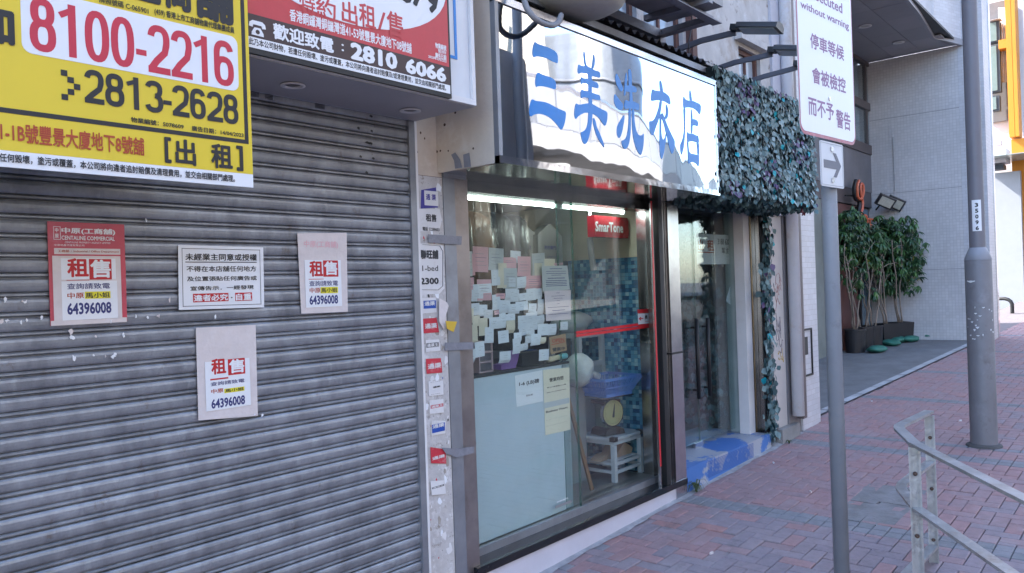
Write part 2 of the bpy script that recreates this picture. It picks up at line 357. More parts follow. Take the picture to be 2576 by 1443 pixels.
for cx, cy, lx, ly, ci in bl:
    ey = edge_y(cx)
    if cy+ly/2 > ey:
        if cy-ly/2 > ey-.03: continue
        y0 = cy-ly/2; ly = round(ey-y0, 2); cy = y0+ly/2
    if any(p[0]-.02 < cx < p[1]+.02 and p[2]-.02 < cy < p[3]+.02 for p in patch): continue
    phi = math.degrees(math.atan2(cy+2.4, cx)); dist = math.hypot(cx, cy+2.4)
    out.append((dist if phi > 6.8 and cx > 2.7 else dist+50, cx, cy, lx, ly, ci))
out.sort()
jb = MB(); bmesh_cache = {}
for n, (d, cx, cy, lx, ly, ci) in enumerate(out):
    dz = rb.uniform(-.002, .0015)+(-.004 if rb.random() < .05 else 0); tx = rb.uniform(-.012, .012); ty = rb.uniform(-.012, .012)
    key = (lx, ly)
    if key not in shapes: shapes[key] = brick_v(lx, ly)
    if n < 299 and d < 50:
        mk = (lx, ly, ci)
        if mk not in bmesh_cache: bmesh_cache[mk] = shapes[key].mesh('brick', BC[ci])
        o = obj('brick', bmesh_cache[mk], pav); o.location = (cx, cy, gz(cx)+dz); o.rotation_euler = (tx, -.037+ty, rb.uniform(-.01, .01))
    else:
        Mx = Matrix.LocRotScale(Vector((cx, cy, gz(cx)+dz)), Euler((tx*.6, -.037+ty*.6, 0)), None)
        jb.add(shapes[key].v, shapes[key].f, Mx, ci)
jb.build('brick', BC, pav, kind='stuff')
# concrete repair slabs and cracked skirting along the shop fronts
for k, (x0, y0, x1, y1) in enumerate([(4.44, -1.20, 4.84, -1.05), (4.85, -1.21, 5.22, -1.03), (4.45, -1.035, 4.79, -.89), (4.80, -1.02, 5.20, -.88)]):
    b = MB(); rr = random.Random(k); n = 10; P_ = []
    jj = [(.0, .0), (.012, -.01), (-.01, .012), (.008, .01)]; P4 = [(x0, y0), (x1, y0), (x1, y1), (x0, y1)]; T4 = [(p[0]+q[0]*(1 if k else -1), p[1]+q[1], gz(p[0])-.0015) for p, q in zip(P4, jj)]; b.v = [(x, y, z-.03) for x, y, z in T4]+T4; b.f = [(0, 3, 2, 1), (4, 5, 6, 7)]+[(q, (q+1) % 4, 4+(q+1) % 4, 4+q) for q in range(4)]; b.m = [0]*6; b.build('repair_slab', pm('repair_concrete', (.225, .21, .21), .9, var=.2, scale=9, bump=.7, bscale=40, stain=[(.15, .135, .13), (.25, .2, .2)], sscale=7, samt=.7), pav)
gt = MB(); xs = [2.5+i*.09 for i in range(44)]
for i in range(len(xs)-1):
    a, c = xs[i], xs[i+1]; r0 = .035+.008*math.sin(a*9)+.006*math.sin(a*43); r1_ = .035+.008*math.sin(c*9)+.006*math.sin(c*43)
    gt.poly([(a, -r0, gz(a)+.003), (c, -r1_, gz(c)+.003), (c, .06, gz(c)+.016), (a, .06, gz(a)+.016)])
gt.build('mortar_fillet', pm('pale_mortar', (.33, .32, .33), .9, var=.25, scale=14, bump=.5, stain=[(.2, .2, .2)], sscale=8), pav)

# ================================================================== OLD SHOP BUILDING
old = thing('old_building', 'old pale tenement building over the shops with peeling render and upper windows', 'building')
upm = pm('peeling_render', (.50, .48, .47), .85, var=.15, scale=4, bump=.5, bscale=12, stain=[(.33, .25, .19), (.62, .61, .62), (.17, .13, .11)], sscale=2.2, samt=.8)
b = MB()   # upper wall with openings, z 2.72 .. 18
wins = [(3.55, 4.05), (4.13, 4.62), (5.47, 5.86)]
wz = [(2.86, 3.9), (2.86, 3.9), (2.74, 3.17)]
xs = [-8, 3.55, 4.05, 4.13, 4.62, 5.47, 5.86, 6.05]
for i in range(len(xs)-1):
    a, c = xs[i], xs[i+1]; op = None
    for (p, q), (s_, t_) in zip(wins, wz):
        if abs(a-p) < .01: op = (s_, t_)
    if op: b.box(a, .02, 2.62, c, .3, op[0]); b.box(a, .02, op[1], c, .3, 12)
    else: b.box(a, .02, 2.62, c, .3, 12)
b.build('upper_wall', upm, old)
MB().box(-8, .02, 12.004, 6.9, 9, 14.5).build('roof_storeys', upm, old)
MB().box(-8, 2.9, 2.4, 6.9, 9, 12).build('rear_block', upm, old)
MB().box(-8, .31, 2.45, 6.9, 2.89, 2.6).build('shop_ceiling_slab', M['concrete'], old)
dk = pm('dark_room', (.03, .03, .032), .9, var=.2)
MB().box(3.4, .9, 2.62, 6.0, 1.0, 4.2).build('dark_room_back', dk, old)
fm = pm('rust_frame', (.12, .055, .045), .7, var=.3, stain=[(.22, .12, .08)])
for k, ((x0, x1), (z0, z1)) in enumerate(zip(wins, wz)):
    fr = MB(); t_ = .035
    fr.box(x0, .05, z0, x0+t_, .1, z1); fr.box(x1-t_, .05, z0, x1, .1, z1); fr.box(x0+t_, .05, z0, x1-t_, .1, z0+t_); fr.box(x0+t_, .05, z1-t_, x1-t_, .1, z1)
    fr.box((x0+x1)/2-.012, .055, z0+t_, (x0+x1)/2+.012, .095, z1-t_)
    f_ = fr.build('window', fm, old)
    MB().box(x0+t_, .07, z0+t_, x1-t_, .075, z1-t_).build('pane', pm('pale_pane', (.35, .40, .46), .08, var=.1, scale=2), f_)
MB().box(5.40, -.04, 3.20, 5.92, .019, 3.25).build('window_hood', upm, old)
MB().box(4.66, -.03, 2.75, 4.72, .019, 6).build('drain_pipe', fm, old)
# smooth lilac-white neighbouring strip above the leafy box
neigh = thing('tiled_corner_building', 'white tiled corner building with dark downpipe beside the leafy shop front', 'building')
smooth = pm('lilac_render', (.50, .49, .54), .7, var=.06, scale=2, bump=.1, stain=[(.4, .38, .4)], sscale=1.5)
MB().box(6.051, .0, 1.95, 6.45, 9, 14).build('rendered_strip', smooth, neigh)
def tilemat(name, s, col=(.64, .62, .63), grout=(.50, .48, .49), off=0, ts=1):
    m = bpy.data.materials.new(name); m.use_nodes = True; n = m.node_tree; N = n.nodes; L = n.links; bs = N['Principled BSDF']
    tc = N.new('ShaderNodeTexCoord'); mp = N.new('ShaderNodeMapping'); L.new(tc.outputs['Object'], mp.inputs[0])
    # swizzle: brick texture in (u = x or y, v = z)
    sp = N.new('ShaderNodeSeparateXYZ'); L.new(mp.outputs[0], sp.inputs[0]); ad = N.new('ShaderNodeMath'); ad.operation = 'ADD'; L.new(sp.outputs[0], ad.inputs[0]); L.new(sp.outputs[1], ad.inputs[1])
    cb = N.new('ShaderNodeCombineXYZ'); L.new(ad.outputs[0], cb.inputs[0]); L.new(sp.outputs[2], cb.inputs[1])
    bt = N.new('ShaderNodeTexBrick'); bt.offset = off; bt.inputs['Scale'].default_value = 1; bt.inputs['Brick Width'].default_value = s*ts; bt.inputs['Row Height'].default_value = s
    bt.inputs['Mortar Size'].default_value = .0028; bt.inputs['Mortar Smooth'].default_value = .2; bt.inputs['Color1'].default_value = (*col, 1); bt.inputs['Color2'].default_value = (*[c*.9 for c in col], 1); bt.inputs['Mortar'].default_value = (*grout, 1)
    L.new(cb.outputs[0], bt.inputs[0])
    no = N.new('ShaderNodeTexNoise'); no.inputs['Scale'].default_value = 1.3; no.inputs['Detail'].default_value = 7; L.new(tc.outputs['Object'], no.inputs[0])
    mr = N.new('ShaderNodeMapRange'); mr.inputs[1].default_value = .3; mr.inputs[2].default_value = .7; mr.inputs[3].default_value = .86; mr.inputs[4].default_value = 1.08; L.new(no.outputs[0], mr.inputs[0])
    mx = N.new('ShaderNodeMix'); mx.data_type = 'RGBA'; mx.blend_type = 'MULTIPLY'; mx.inputs[0].default_value = 1; L.new(bt.outputs[0], mx.inputs[6]); L.new(mr.outputs[0], mx.inputs[7]); L.new(mx.outputs[2], bs.inputs[0])
    bp = N.new('ShaderNodeBump'); bp.inputs['Strength'].default_value = .5; bp.inputs['Distance'].default_value = .004; bp.invert = True; L.new(bt.outputs[1], bp.inputs['Height']); L.new(bp.outputs[0], bs.inputs['Normal'])
    bs.inputs['Roughness'].default_value = .4; return m
mosw = tilemat('white_mosaic', .045); mosw2 = tilemat('white_strip_tile', .045, (.60, .59, .62), off=.5, ts=2.1)
MB().box(6.451, .0, .1, 6.86, 9, 14).build('tiled_pier', mosw2, neigh)
MB().box(5.95, .03, .1, 6.19, .3, 1.949).build('beige_side_wall', pm('beige_wall', (.52, .48, .46), .7, var=.06, stain=[(.40, .36, .35)], sscale=3, samt=.3), neigh)
MB().box(5.93, -.03, .16, 6.30, .02, gz(6)+.11).build('cracked_footing', M['concrete'], neigh)
MB().tube([(6.245, -.04, .34), (6.245, -.04, 14)], .048, 12).build('white_pipe', pm('white_pvc', (.72, .74, .80), .4, var=.06, stain=[(.4, .3, .22)], sscale=3), neigh, smooth=True)
MB().box(6.33, -.05, .3, 6.41, -.002, 14).build('dark_downpipe', pm('dark_pipe', (.13, .105, .105), .5, var=.2), neigh)
MB().box(6.192, .02, .1, 6.45, .3, 1.949).build('recess', pm('recess_grey', (.2, .19, .2), .8), neigh)
b = MB(); b.box(6.5, -.012, .62, 6.515, -.002, 1.02); b.box(6.68, -.012, .62, 6.695, -.002, 1.02); b.box(6.515, -.012, 1.005, 6.68, -.002, 1.02); b.box(6.515, -.012, .62, 6.68, -.002, .635); b.box(6.53, -.006, .80, 6.60, -.002, .95)
b.build('meter_door_frame', M['black'], neigh)

# pilaster between the two shops
pil = MB(); pil.box(2.207, 0, .0, 2.36, .12, 2.62); pil.box(2.36, .0, 1.962, 2.47, .12, 2.62)
pil.build('pilaster', M['cream'], old)
MB().box(2.2, -.012, .0, 2.212, .1, 2.15).build('pilaster_edge', M['white'], old)
sm_ = MB()
sm_.box(2.213, -.0035, .16, 2.358, -.001, 1.93); sm_.build('sticker_ground', pm('glue_wall', (.50, .47, .46), .8, var=.12, scale=14, bump=.5, bscale=25, stain=[(.70, .68, .68), (.22, .18, .15), (.74, .74, .74), (.12, .11, .12)], sscale=11, samt=.9), old)
MB().box(2.2, -.02, -.02, 2.5, .1, .09).build('pilaster_foot', pm('dark_foot', (.12, .11, .11), .9, var=.3), old)

# ================================================================== ROLLER SHUTTER
sh = thing('roller_shutter', 'closed grey roller shutter of the left shop with torn tape remnants', 'shutter', (0, .01, 0))
pitch = .0538; prof = [(0, 0), (-.0065, -.0015), (-.010, -.006), (-.0115, -.013), (-.0108, -.022), (-.009, -.031), (-.006, -.0365), (.001, -.0385), (-.0035, -.0405), (-.0075, -.0435), (-.0075, -.0475), (-.0035, -.0505), (.003, -.0525), (.003, -.0538)]
b = MB(); xa, xb = -1.2, 2.168; NX = 1
k = len(b.v)
for y, z in prof: b.v.append((xa, y, z))
for y, z in prof: b.v.append((xb, y, z))
n = len(prof)
for i in range(n-1): b.f.append((i, i+1, n+i+1, n+i)); b.m.append(0)
sme = b.mesh('slat', M['shut'])
z = 2.165; cnt = 0
zlist = []
while z > -.02:
    o = obj('slat', sme, sh); o.location = (0, random.uniform(-.0012, .0012), z); zlist.append(z); z -= pitch; cnt += 1
MB().box(-1.2, .006, -.1, 2.19, .02, 2.3).build('shutter_backing', pm('shutter_gap', (.01, .01, .013), .9), sh)
MB().box(2.168, -.022, -.1, 2.199, .03, 2.155).build('guide_rail', M['rail'], sh)
# tape and paper remnants
cP = K(1.519, 0, 750); cQ = K(3.206, 0, 1400); cB = K(2.862, 800, 1400); cC = K(3.206, 1000, 300)
rt = random.Random(5); tp = MB(); 
rem = [(8, 770), (40, 765), (125, 770), (155, 765), (130, 650), (150, 655), (420, 860), (435, 870), (415, 830), (730, 850), (435, 985), (550, 970), (620, 975), (680, 960), (670, 975), (870, 745), (935, 735), (800, 740), (1270, 740), (25, 640), (1000, 640), (858, 170), (240, 745), (650, 770), (560, 860), (1500, 1320), (1545, 1325)]
for i, (x, y) in enumerate(rem):
    lx, lz = lp(sh, cP(x, y), -.012); s_ = rt.uniform(.005, .014); a0 = rt.uniform(0, 6); P_ = []
    kx = rt.uniform(.3, 1); 
    for q in range(7): P_.append((lx+s_*kx*math.cos(q*.89+a0)*rt.uniform(.2, 1), lz+s_*math.sin(q*.89+a0)*rt.uniform(.2, 1)))
    MB().prism(P_, -.0135-.0004*i, -.012-.0004*i).build('paper_remnant', M['paper'] if i % 4 else M['beige_p'], sh)
dk2 = pm('tape_mark', (.15, .155, .18), .5, metal=.3, var=.3, scale=30); lt2 = pm('tape_mark_light', (.30, .33, .40), .35, metal=.3, var=.2, scale=30)
for (c_, x, y, wp, mm) in [(cQ, 390, 310, 300, dk2), (cQ, 890, 250, 170, lt2), (cQ, 1330, 210, 240, dk2), (cQ, 1850, 190, 240, dk2), (cQ, 1330, 400, 220, dk2), (cQ, 1900, 350, 180, dk2), (cQ, 2320, 300, 120, dk2), (cB, 1390, 110, 140, dk2), (cB, 1380, 260, 130, dk2), (cB, 660, 190, 90, lt2), (cB, 640, 370, 60, dk2), (cB, 250, 790, 60, dk2), (cB, 600, 720, 50, dk2), (cB, 690, 550, 80, dk2), (cP, 1400, 1370, 40, dk2), (cP, 1100, 60, 90, dk2), (cP, 90, 560, 60, dk2), (cP, 150, 430, 90, lt2), (cP, 1640, 540, 60, lt2), (cP, 1640, 730, 60, dk2)]:
    px = c_(x, y); lx, lz = lp(sh, px, -.012)
    # keep each mark on the face of its slat
    zi = max([q for q in zlist if q >= lz], default=zlist[0]); f_ = {cQ: 3.206, cB: 2.862, cP: 1.519}[c_]
    hw = wp/f_*.644/1960*2.4/2
    tb = MB()
    for q in range(1, 4):
        (y0, z0), (y1, z1) = prof[q+1], prof[q+2]
        tb.poly([(lx-hw, y1-.0016, zi+z1), (lx+hw, y1-.0016, zi+z1), (lx+hw, y0-.0016, zi+z0), (lx-hw, y0-.0016, zi+z0)])
    tb.build('tape_mark', mm, sh)
for x, y, s_ in [(1440, 500, .009), (1282, 648, .007), (1448, 685, .006), (1310, 1005, .006), (1468, 1028, .007), (1385, 1205, .007), (1400, 832, .016), (1440, 840, .008)]:
    lx, lz = lp(sh, cC(x, y), -.012); MB().prism([(lx-s_, lz), (lx-s_*.3, lz+.006), (lx+s_, lz+.003), (lx+s_*.6, lz-.005)], -.0128, -.0118).build('rust_hole', M['black'], sh)

# ================================================================== LEFT FASCIA BOX
wb = thing('fascia_box', 'white sign box over the roller shutter with downlights under it', 'sign box', (0, -.35, 2.152))
MB().box(-1.6, 0, 0, 2.197, .36, 1.3).build('box_body', M['wbox'], wb)
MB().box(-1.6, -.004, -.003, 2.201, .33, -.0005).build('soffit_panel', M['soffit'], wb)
MB().box(-1.6, -.014, 0, 2.201, -.001, .022).build('bottom_trim', M['white'], wb)
MB().box(2.183, -.014, .0225, 2.201, -.001, 1.3).build('side_trim', M['white'], wb)
for px in [(736, 213), (1032, 277)]:
    p = U(px, 'z', 2.149); lx, ly = p.x, p.y+.35
    rg = MB().lathe([(.030, -.001), (.041, -.003), (.042, -.006), (.031, -.007), (.028, -.004), (.027, .0)], (lx, ly, -.003), 20).build('downlight', M['white'], wb, smooth=True)
    MB().lathe([(.001, -.0035), (.026, -.0035)], (lx, ly, -.001), 16).build('lamp_glass', pm('lamp_dark', (.10, .09, .09), .3), rg)
MB().box(2.105, -.003, .175, 2.117, -.0005, 1.3).build('blue_stripe', M['signblue'], wb)
MB().box(-1.6, -.003, .163, 2.117, -.0005, .1745).build('blue_stripe', M['signblue'], wb)

# red banner ---------------------------------------------------------
cR = K(1.924, 900, 0)
rbn = thing('agency_banner', 'red, white and brown letting banner with number 2810 6066, right of the yellow one', 'banner', (0, -.377, 0))
R_ = lambda x, y, yy=0: lp(rbn, cR(x, y), yy)
xR, zB = R_(1655, 735)[0], R_(1655, 733)[1]
xL = .9; zT = zB+1.05
MB().box(xL, 0, zB-.004, xR+.006, .012, zT).build('board', M['black'], rbn)
z1 = R_(1650, 708)[1]; z2 = R_(1650, 645)[1]; z3 = R_(1645, 508)[1]
MB().box(xL, -.0015, z1, xR-.002, -.0002, z2).build('notice_strip', M['vinylw'], rbn)
MB().box(xL, -.0015, z2, xR-.002, -.0002, z3).build('phone_strip', M['brown'], rbn)
MB().box(xL, -.0015, z3, xR-.004, -.0002, zT-.002).build('red_field', M['redb'], rbn)
ex, ez = R_(950, 215); ecz = R_(1622, -60)[1]; ea = R_(1618, -40)[0]-ex; eb_ = ecz-ez
b = MB(); P_ = [(ex-.05+(ea+.05)*math.cos(t*math.pi/24), ecz+eb_*math.sin(t*math.pi/24)*.97) for t in range(-24, 1)]
b.prism([P for P in P_]+[(P_[-1][0], zT-.004), (P_[0][0], zT-.004)], -.0028, -.0017); b.build('white_oval', M['vinylw'], rbn)
joined(rbn, 'lettering', [('特', cR(520, 95), cR(635, -20), .012), ('約', cR(645, 130), cR(790, 10), .012), ('出', cR(838, 165), cR(952, 35), .02), ('租', cR(970, 195), cR(1090, 55), .02), ('/', cR(1110, 220), cR(1165, 100), .01), ('售', cR(1178, 265), cR(1295, 112), .02)], M['redb'], -.003)
joined(rbn, 'lettering', [('香港銅鑼灣銅鑼灣道41-53號豐景大廈地下08號舖', cR(447, 158), cR(1360, 328), .02)], M['vinylw'], -.0017)
joined(rbn, 'lettering', [('歡迎致電', cR(322, 292), cR(775, 292), .03), ('：', cR(836, 385), cR(852, 335), .02), ('2810', cR(905, 445), cR(1253, 408), .05), ('6066', cR(1318, 550), cR(1620, 515), .05)], M['vinylw'], -.0017)
joined(rbn, 'lettering', [('此乃本公司財物，若遭任何毀壞、塗污或覆蓋，本公司將向違者追討賠償及/或清理費用，並交由相關部門處理。', cR(140, 335), cR(1620, 642), .02)], M['ink'], -.0017)
joined(rbn, 'lettering', [('物業編號', cR(1540, 362), cR(1622, 345), .03), ('985/WW', cR(1562, 400), cR(1622, 385), .02), ('廣告日期', cR(1540, 435), cR(1622, 418), .03), ('2023年3月22日', cR(1488, 437), cR(1622, 450), .03)], M['vinylw'], -.0017)
joined(rbn, 'lettering', [('5', cR(1190, -20), cR(1270, -130), .05), ('7', cR(1365, 40), cR(1450, -90), .05), ('8', cR(1280, 10), cR(1360, -110), .05), ('9', cR(1480, 90), cR(1558, -60), .05)], M['ink'], -.0035)
# telephone pictogram
tx, tz = R_(140, 252); tx2, tz2 = R_(258, 165); w_, h_ = tx2-tx, (R_(200, 150)[1]-R_(200, 262)[1])
def tel(u, v): return tx+u*w_, tz+v*h_-.002
b = MB(); b.prism([tel(.12, 0), tel(.88, 0), tel(.86, .2), tel(.68, .52), tel(.32, .52), tel(.14, .2)], -.0030, -.0017)
b.prism([tel(-.02, .55), tel(.2, .52), tel(.24, .7), tel(.76, .7), tel(.8, .52), tel(1.02, .55), tel(.98, .82), tel(.8, .97), tel(.2, .97), tel(.02, .82)], -.0031, -.0018)
b.build('telephone_symbol', M['vinylw'], rbn); MB().prism([tel(.5+.13*math.cos(a*.63), .24+.15*math.sin(a*.63)) for a in range(10)], -.0036, -.0032).build('telephone_dial', M['brown'], rbn)

# yellow banner ------------------------------------------------------
cY = K(1.924, 0, 0)
yb = thing('agency_banner', 'big yellow letting banner with red number 8100-2216 hanging over the shutter', 'banner', (0, -.398, 0))
Y_ = lambda x, y, yy=0: lp(yb, cY(x, y), yy)
X1 = Y_(1905, 1410)[0]; Z0 = Y_(1900, 1412)[1]; ZW = Y_(1900, 1313)[1]; ZT = Z0+1.0; XL = -.35
b = MB(); nx = 40; nz = 20   # slightly wavy vinyl
def wv(x, z): return -.004*math.sin(x*5+z*2)-.003*math.sin(x*13-z*7)*max(0, min(1, (ZT-z)))
b = MB().box(XL, .0, ZW, X1, .006, ZT).build('yellow_field', M['yel'], yb)
MB().box(XL, 0, Z0, X1, .006, ZW-.0003).build('notice_strip', M['vinylw'], yb)
zb0 = Y_(1860, 1085)[1]; zb1 = Y_(1860, 1055)[1]; xv0 = Y_(1835, 900)[0]; xv1 = Y_(1868, 1085)[0]
MB().box(XL, -.001, zb0, xv1, -.0001, zb1).build('black_border', M['ink'], yb)
MB().box(xv0, -.001, zb1+.0002, xv1, -.0001, ZT).build('black_border', M['ink'], yb)
ra, rz0 = Y_(165, 400)[0], Y_(1780, 690)[1]; rx1, rz1 = Y_(1785, 400)[0], Y_(1775, 283)[1]; rr = .022
P_ = []
for cx_, cz_, a0 in ((rx1-rr, rz1-rr, 0), (ra+rr, rz1-rr, 90), (ra+rr, rz0+rr, 180), (rx1-rr, rz0+rr, 270)):
    for q in range(6): a = RAD(a0+18*q); P_.append((cx_+rr*math.cos(a), cz_+rr*math.sin(a)))
MB().prism(P_, -.001, -.0001).build('number_panel', M['vinylw'], yb)
rdk = flat('crimson_ink', (.56, .02, .055), .35)
digs = [('8', (225, 385), (410, -40)), ('1', (450, 410), (580, 40)), ('0', (642, 465), (812, 85)), ('0', (838, 495), (1000, 130)), ('-', (1022, 415), (1098, 355)), ('2', (1115, 540), (1268, 190)), ('2', (1290, 575), (1435, 230)), ('1', (1463, 605), (1565, 275)), ('6', (1612, 640), (1748, 308))]
# digits share one base line and cap height
def row(items, base, top, mt, tk, mid=None, y=-.0014):
    zb = Y_(*base)[1]; zt = Y_(*top)[1]
    for ch, bl_, tr_ in items: digit(yb, ch, Y_(*bl_)[0], zb, Y_(*tr_)[0], zt, mt, y, tk)
row(digs, (1680, 648), (1680, 310), rdk, .19)
row([('2', (637, 780), (775, 535)), ('8', (792, 800), (928, 560)), ('1', (955, 830), (1050, 590)), ('3', (1090, 850), (1220, 610)), ('-', (1228, 800), (1288, 760)), ('2', (1298, 870), (1415, 640)), ('6', (1432, 895), (1540, 670)), ('2', (1558, 915), (1668, 690)), ('8', (1680, 935), (1785, 710))], (1740, 935), (1740, 715), M['ink'], .22)
sq = MB(); s0 = Y_(457, 568); s1 = Y_(505, 568); sw = s1[0]-s0[0]; 
for k, (a, c) in enumerate(((0, 0), (1, 1), (2, 2), (1, 3), (0, 4))):
    sq.box(s0[0]+a*sw, -.0015, s0[1]-c*sw*1.02, s0[0]+(a+1)*sw, -.0003, s0[1]-c*sw*1.02+sw*.98)
sq.build('arrow_symbol', M['ink'], yb)
joined(yb, 'lettering', [('物業編號：S078609', cY(985, 920), cY(1380, 935), .02), ('廣告日期：14/04/2023', cY(1442, 985), cY(1830, 1000), .02), ('牌照號碼 C-065901', cY(745, 20), cY(1115, 60), .012), ('(459) 香港上市工商舖物業代理集團成員', cY(1162, 118), cY(1760, 207), .02)], M['ink'])
joined(yb, 'lettering', [('1-1B號豐景大廈地下8號舖', cY(5, 1060), cY(1082, 1040), .02)], M['brick_ink'])
joined(yb, 'lettering', [('[', cY(1240, 1225), cY(1285, 1035), .03), ('出', cY(1320, 1235), cY(1470, 1060), .03), ('租', cY(1590, 1262), cY(1745, 1095), .03), (']', cY(1780, 1285), cY(1825, 1100), .03)], M['ink'])
joined(yb, 'lettering', [('任何毀壞，塗污或覆蓋，本公司將向違者追討賠償及清理費用，並交由相關部門處理。', cY(-5, 1217), cY(1765, 1318), .02)], M['ink'])
joined(yb, 'lettering', [('工', cY(960, -20), cY(1200, -300), .05), ('商', cY(1235, 55), cY(1440, -190), .05), ('舖', cY(1465, 130), cY(1752, -130), .05), ('加', cY(-190, 300), cY(105, 60), .05)], M['ink'], -.0018)

# ================================================================== NOTICES ON THE SHUTTER
def letposter(label, corners, kd, tilt=0):
    t = thing('paper_notice', label, 'notice', (0, -.006, 0), group='notices taped to the roller shutter')
    c = cP
    if kd == 'A':
        sheet(t, 'red_sheet', [c(*p) for p in corners], M['redp'], -.0012, 0)
        rect(t, 'faded_border', c(303, 797), c(752, 745), M['beige_p'], -.0020, -.0014)
        rect(t, 'tape_panel', c(322, 768), c(714, 383), M['beige_p'], -.0028, -.0022)
        rect(t, 'title_strip', c(322, 370), c(713, 340), M['beige_p'], -.0020, -.0014)
        joined(t, 'lettering', [('中原(工商舖)', c(365, 252), c(683, 222), .03), ('CENTALINE COMMERCIAL', c(365, 285), c(680, 268), .02), ('CENTALINE PROPERTY AGENCY LIMITED', c(385, 305), c(655, 300), 0), ('中原地產代理有限公司', c(322, 322), c(500, 313), 0), ('中', c(326, 240), c(346, 215), .02), ('原', c(326, 275), c(348, 250), .02)], M['vinylw'], -.0016)
        b_ = MB(); (a0, a1), (b0, b1) = lp(t, c(317, 284)), lp(t, c(357, 207))
        for q in ((a0, a1, b0, a1+.0012), (a0, b1-.0012, b0, b1), (a0, a1+.0013, a0+.0012, b1-.0013), (b0-.0012, a1+.0013, b0, b1-.0013)): b_.box(q[0], -.0016, q[1], q[2], -.0012, q[3])
        b_.build('logo_frame', M['vinylw'], t)
        joined(t, 'lettering', [('工商部・Industrial / Office Department', c(343, 362), c(706, 348), .01)], M['brick_ink'], -.0023)
        R1 = dict(p1=(365, 523, 685, 397), p2=(372, 765, 694, 527), zu=((400, 508), (524, 395)), sb=(532, 522, 660, 400), sh=((537, 512), (655, 403)), ul=(395, 527, 530, 522), q=((398, 580), (652, 540)), zy=((400, 635), (498, 597)), yh=(505, 636, 655, 590), mx=((507, 632), (652, 595)), ph=((400, 732), (660, 652)))
    elif kd == 'C':
        sheet(t, 'pale_sheet', [c(*p) for p in corners], M['beige_p'], -.0012, 0)
        R1 = dict(p1=(1225, 1305, 1480, 985), p2=None, zu=((1255, 1088), (1340, 985)), sb=(1355, 1090, 1452, 985), sh=((1360, 1080), (1448, 988)), ul=(1248, 1112, 1355, 1108), q=((1250, 1155), (1450, 1107)), zy=((1253, 1200), (1325, 1164)), yh=(1332, 1196, 1450, 1155), mx=((1336, 1192), (1446, 1158)), ph=((1255, 1290), (1453, 1205)))
    else:
        D = lambda x, y: (x/.644*1.519, (y/.644-750)*1.519)   # from 2576-wide picture px to the crop's
        sheet(t, 'pale_sheet', [c(*D(*p)) for p in corners], M['beige_p'], -.0012, 0)
        def d4(a, b_, cc, e): return (*D(a, b_), *D(cc, e))
        R1 = dict(p1=d4(770, 775, 857, 655), p2=None, zu=(D(779, 697), D(812, 657)), sb=d4(814, 697, 850, 656), sh=(D(816, 693), D(848, 658)), ul=d4(777, 704, 814, 702), q=(D(778, 721), D(850, 706)), zy=(D(779, 738), D(806, 724)), yh=d4(807, 739, 850, 722), mx=(D(808, 737), D(848, 724)), ph=(D(779, 768), D(850, 742)))
        joined(t, 'lettering', [('中原(工商舖)', c(*D(765, 625)), c(*D(850, 608)), .01)], M['pink'], -.0016)
    rect(t, 'white_slip', c(*R1['p1'][:2]), c(*R1['p1'][2:]), M['paper'], -.0036, -.003)
    if R1['p2']: rect(t, 'white_slip', c(*R1['p2'][:2]), c(*R1['p2'][2:]), M['paper'], -.0036, -.003)
    rect(t, 'red_block', c(*R1['sb'][:2]), c(*R1['sb'][2:]), M['red'], -.0044, -.0038)
    rect(t, 'yellow_highlight', c(*R1['yh'][:2]), c(*R1['yh'][2:]), M['yelh'], -.0044, -.0038)
    rect(t, 'red_underline', c(*R1['ul'][:2]), c(*R1['ul'][2:]), M['red'], -.0044, -.0038)
    joined(t, 'lettering', [('租', c(*R1['zu'][0]), c(*R1['zu'][1]), .03)], M['red'], -.0039)
    joined(t, 'lettering', [('售', c(*R1['sh'][0]), c(*R1['sh'][1]), .03)], M['paper'], -.0047)
    joined(t, 'lettering', [('查詢請致電', c(*R1['q'][0]), c(*R1['q'][1]), .012)], M['navy'], -.0039)
    joined(t, 'lettering', [('中原', c(*R1['zy'][0]), c(*R1['zy'][1]), .02)], M['brick_ink'], -.0039)
    joined(t, 'lettering', [('馬小姐', c(*R1['mx'][0]), c(*R1['mx'][1]), .02)], M['ink'], -.0047)
    joined(t, 'lettering', [('64396008', c(*R1['ph'][0]), c(*R1['ph'][1]), .035)], M['navy'], -.0039)
    return t
letposter('red bordered letting notice with white slips, leftmost on the shutter', [(300, 797), (755, 768), (737, 195), (280, 175)], 'A')
letposter('pale faded letting notice, lowest on the shutter', [(1178, 1357), (1530, 1330), (1517, 790), (1162, 808)], 'C')
letposter('pale faded letting notice, rightmost and highest on the shutter', [(758, 790), (875, 785), (872, 586), (748, 588)], 'D')
t = thing('paper_notice', 'white landscape warning notice with a thin black frame, middle of the shutter', 'notice', (0, -.006, 0), group='notices taped to the roller shutter')
sheet(t, 'white_sheet', [cP(1062, 702), cP(1568, 686), cP(1562, 330), cP(1057, 316)], M['paper'], -.0012, 0)
b = MB(); cor = [lp(t, cP(*p), -.002) for p in ((1085, 682), (1550, 668), (1542, 345), (1078, 335))]
for i in range(4):
    a, c = cor[i], cor[(i+1) % 4]; dx, dz = c[0]-a[0], c[1]-a[1]; l_ = math.hypot(dx, dz); nx_, nz_ = -dz/l_*.0016, dx/l_*.0016; ux, uz = dx/l_*.0008, dz/l_*.0008
    b.poly([(a[0]-ux, -.0020-.0001*i, a[1]-uz), (c[0]+ux, -.0020-.0001*i, c[1]+uz), (c[0]+nx_, -.0020-.0001*i, c[1]+nz_), (a[0]+nx_, -.0020-.0001*i, a[1]+nz_)])
b.build('black_frame', M['ink'], t)
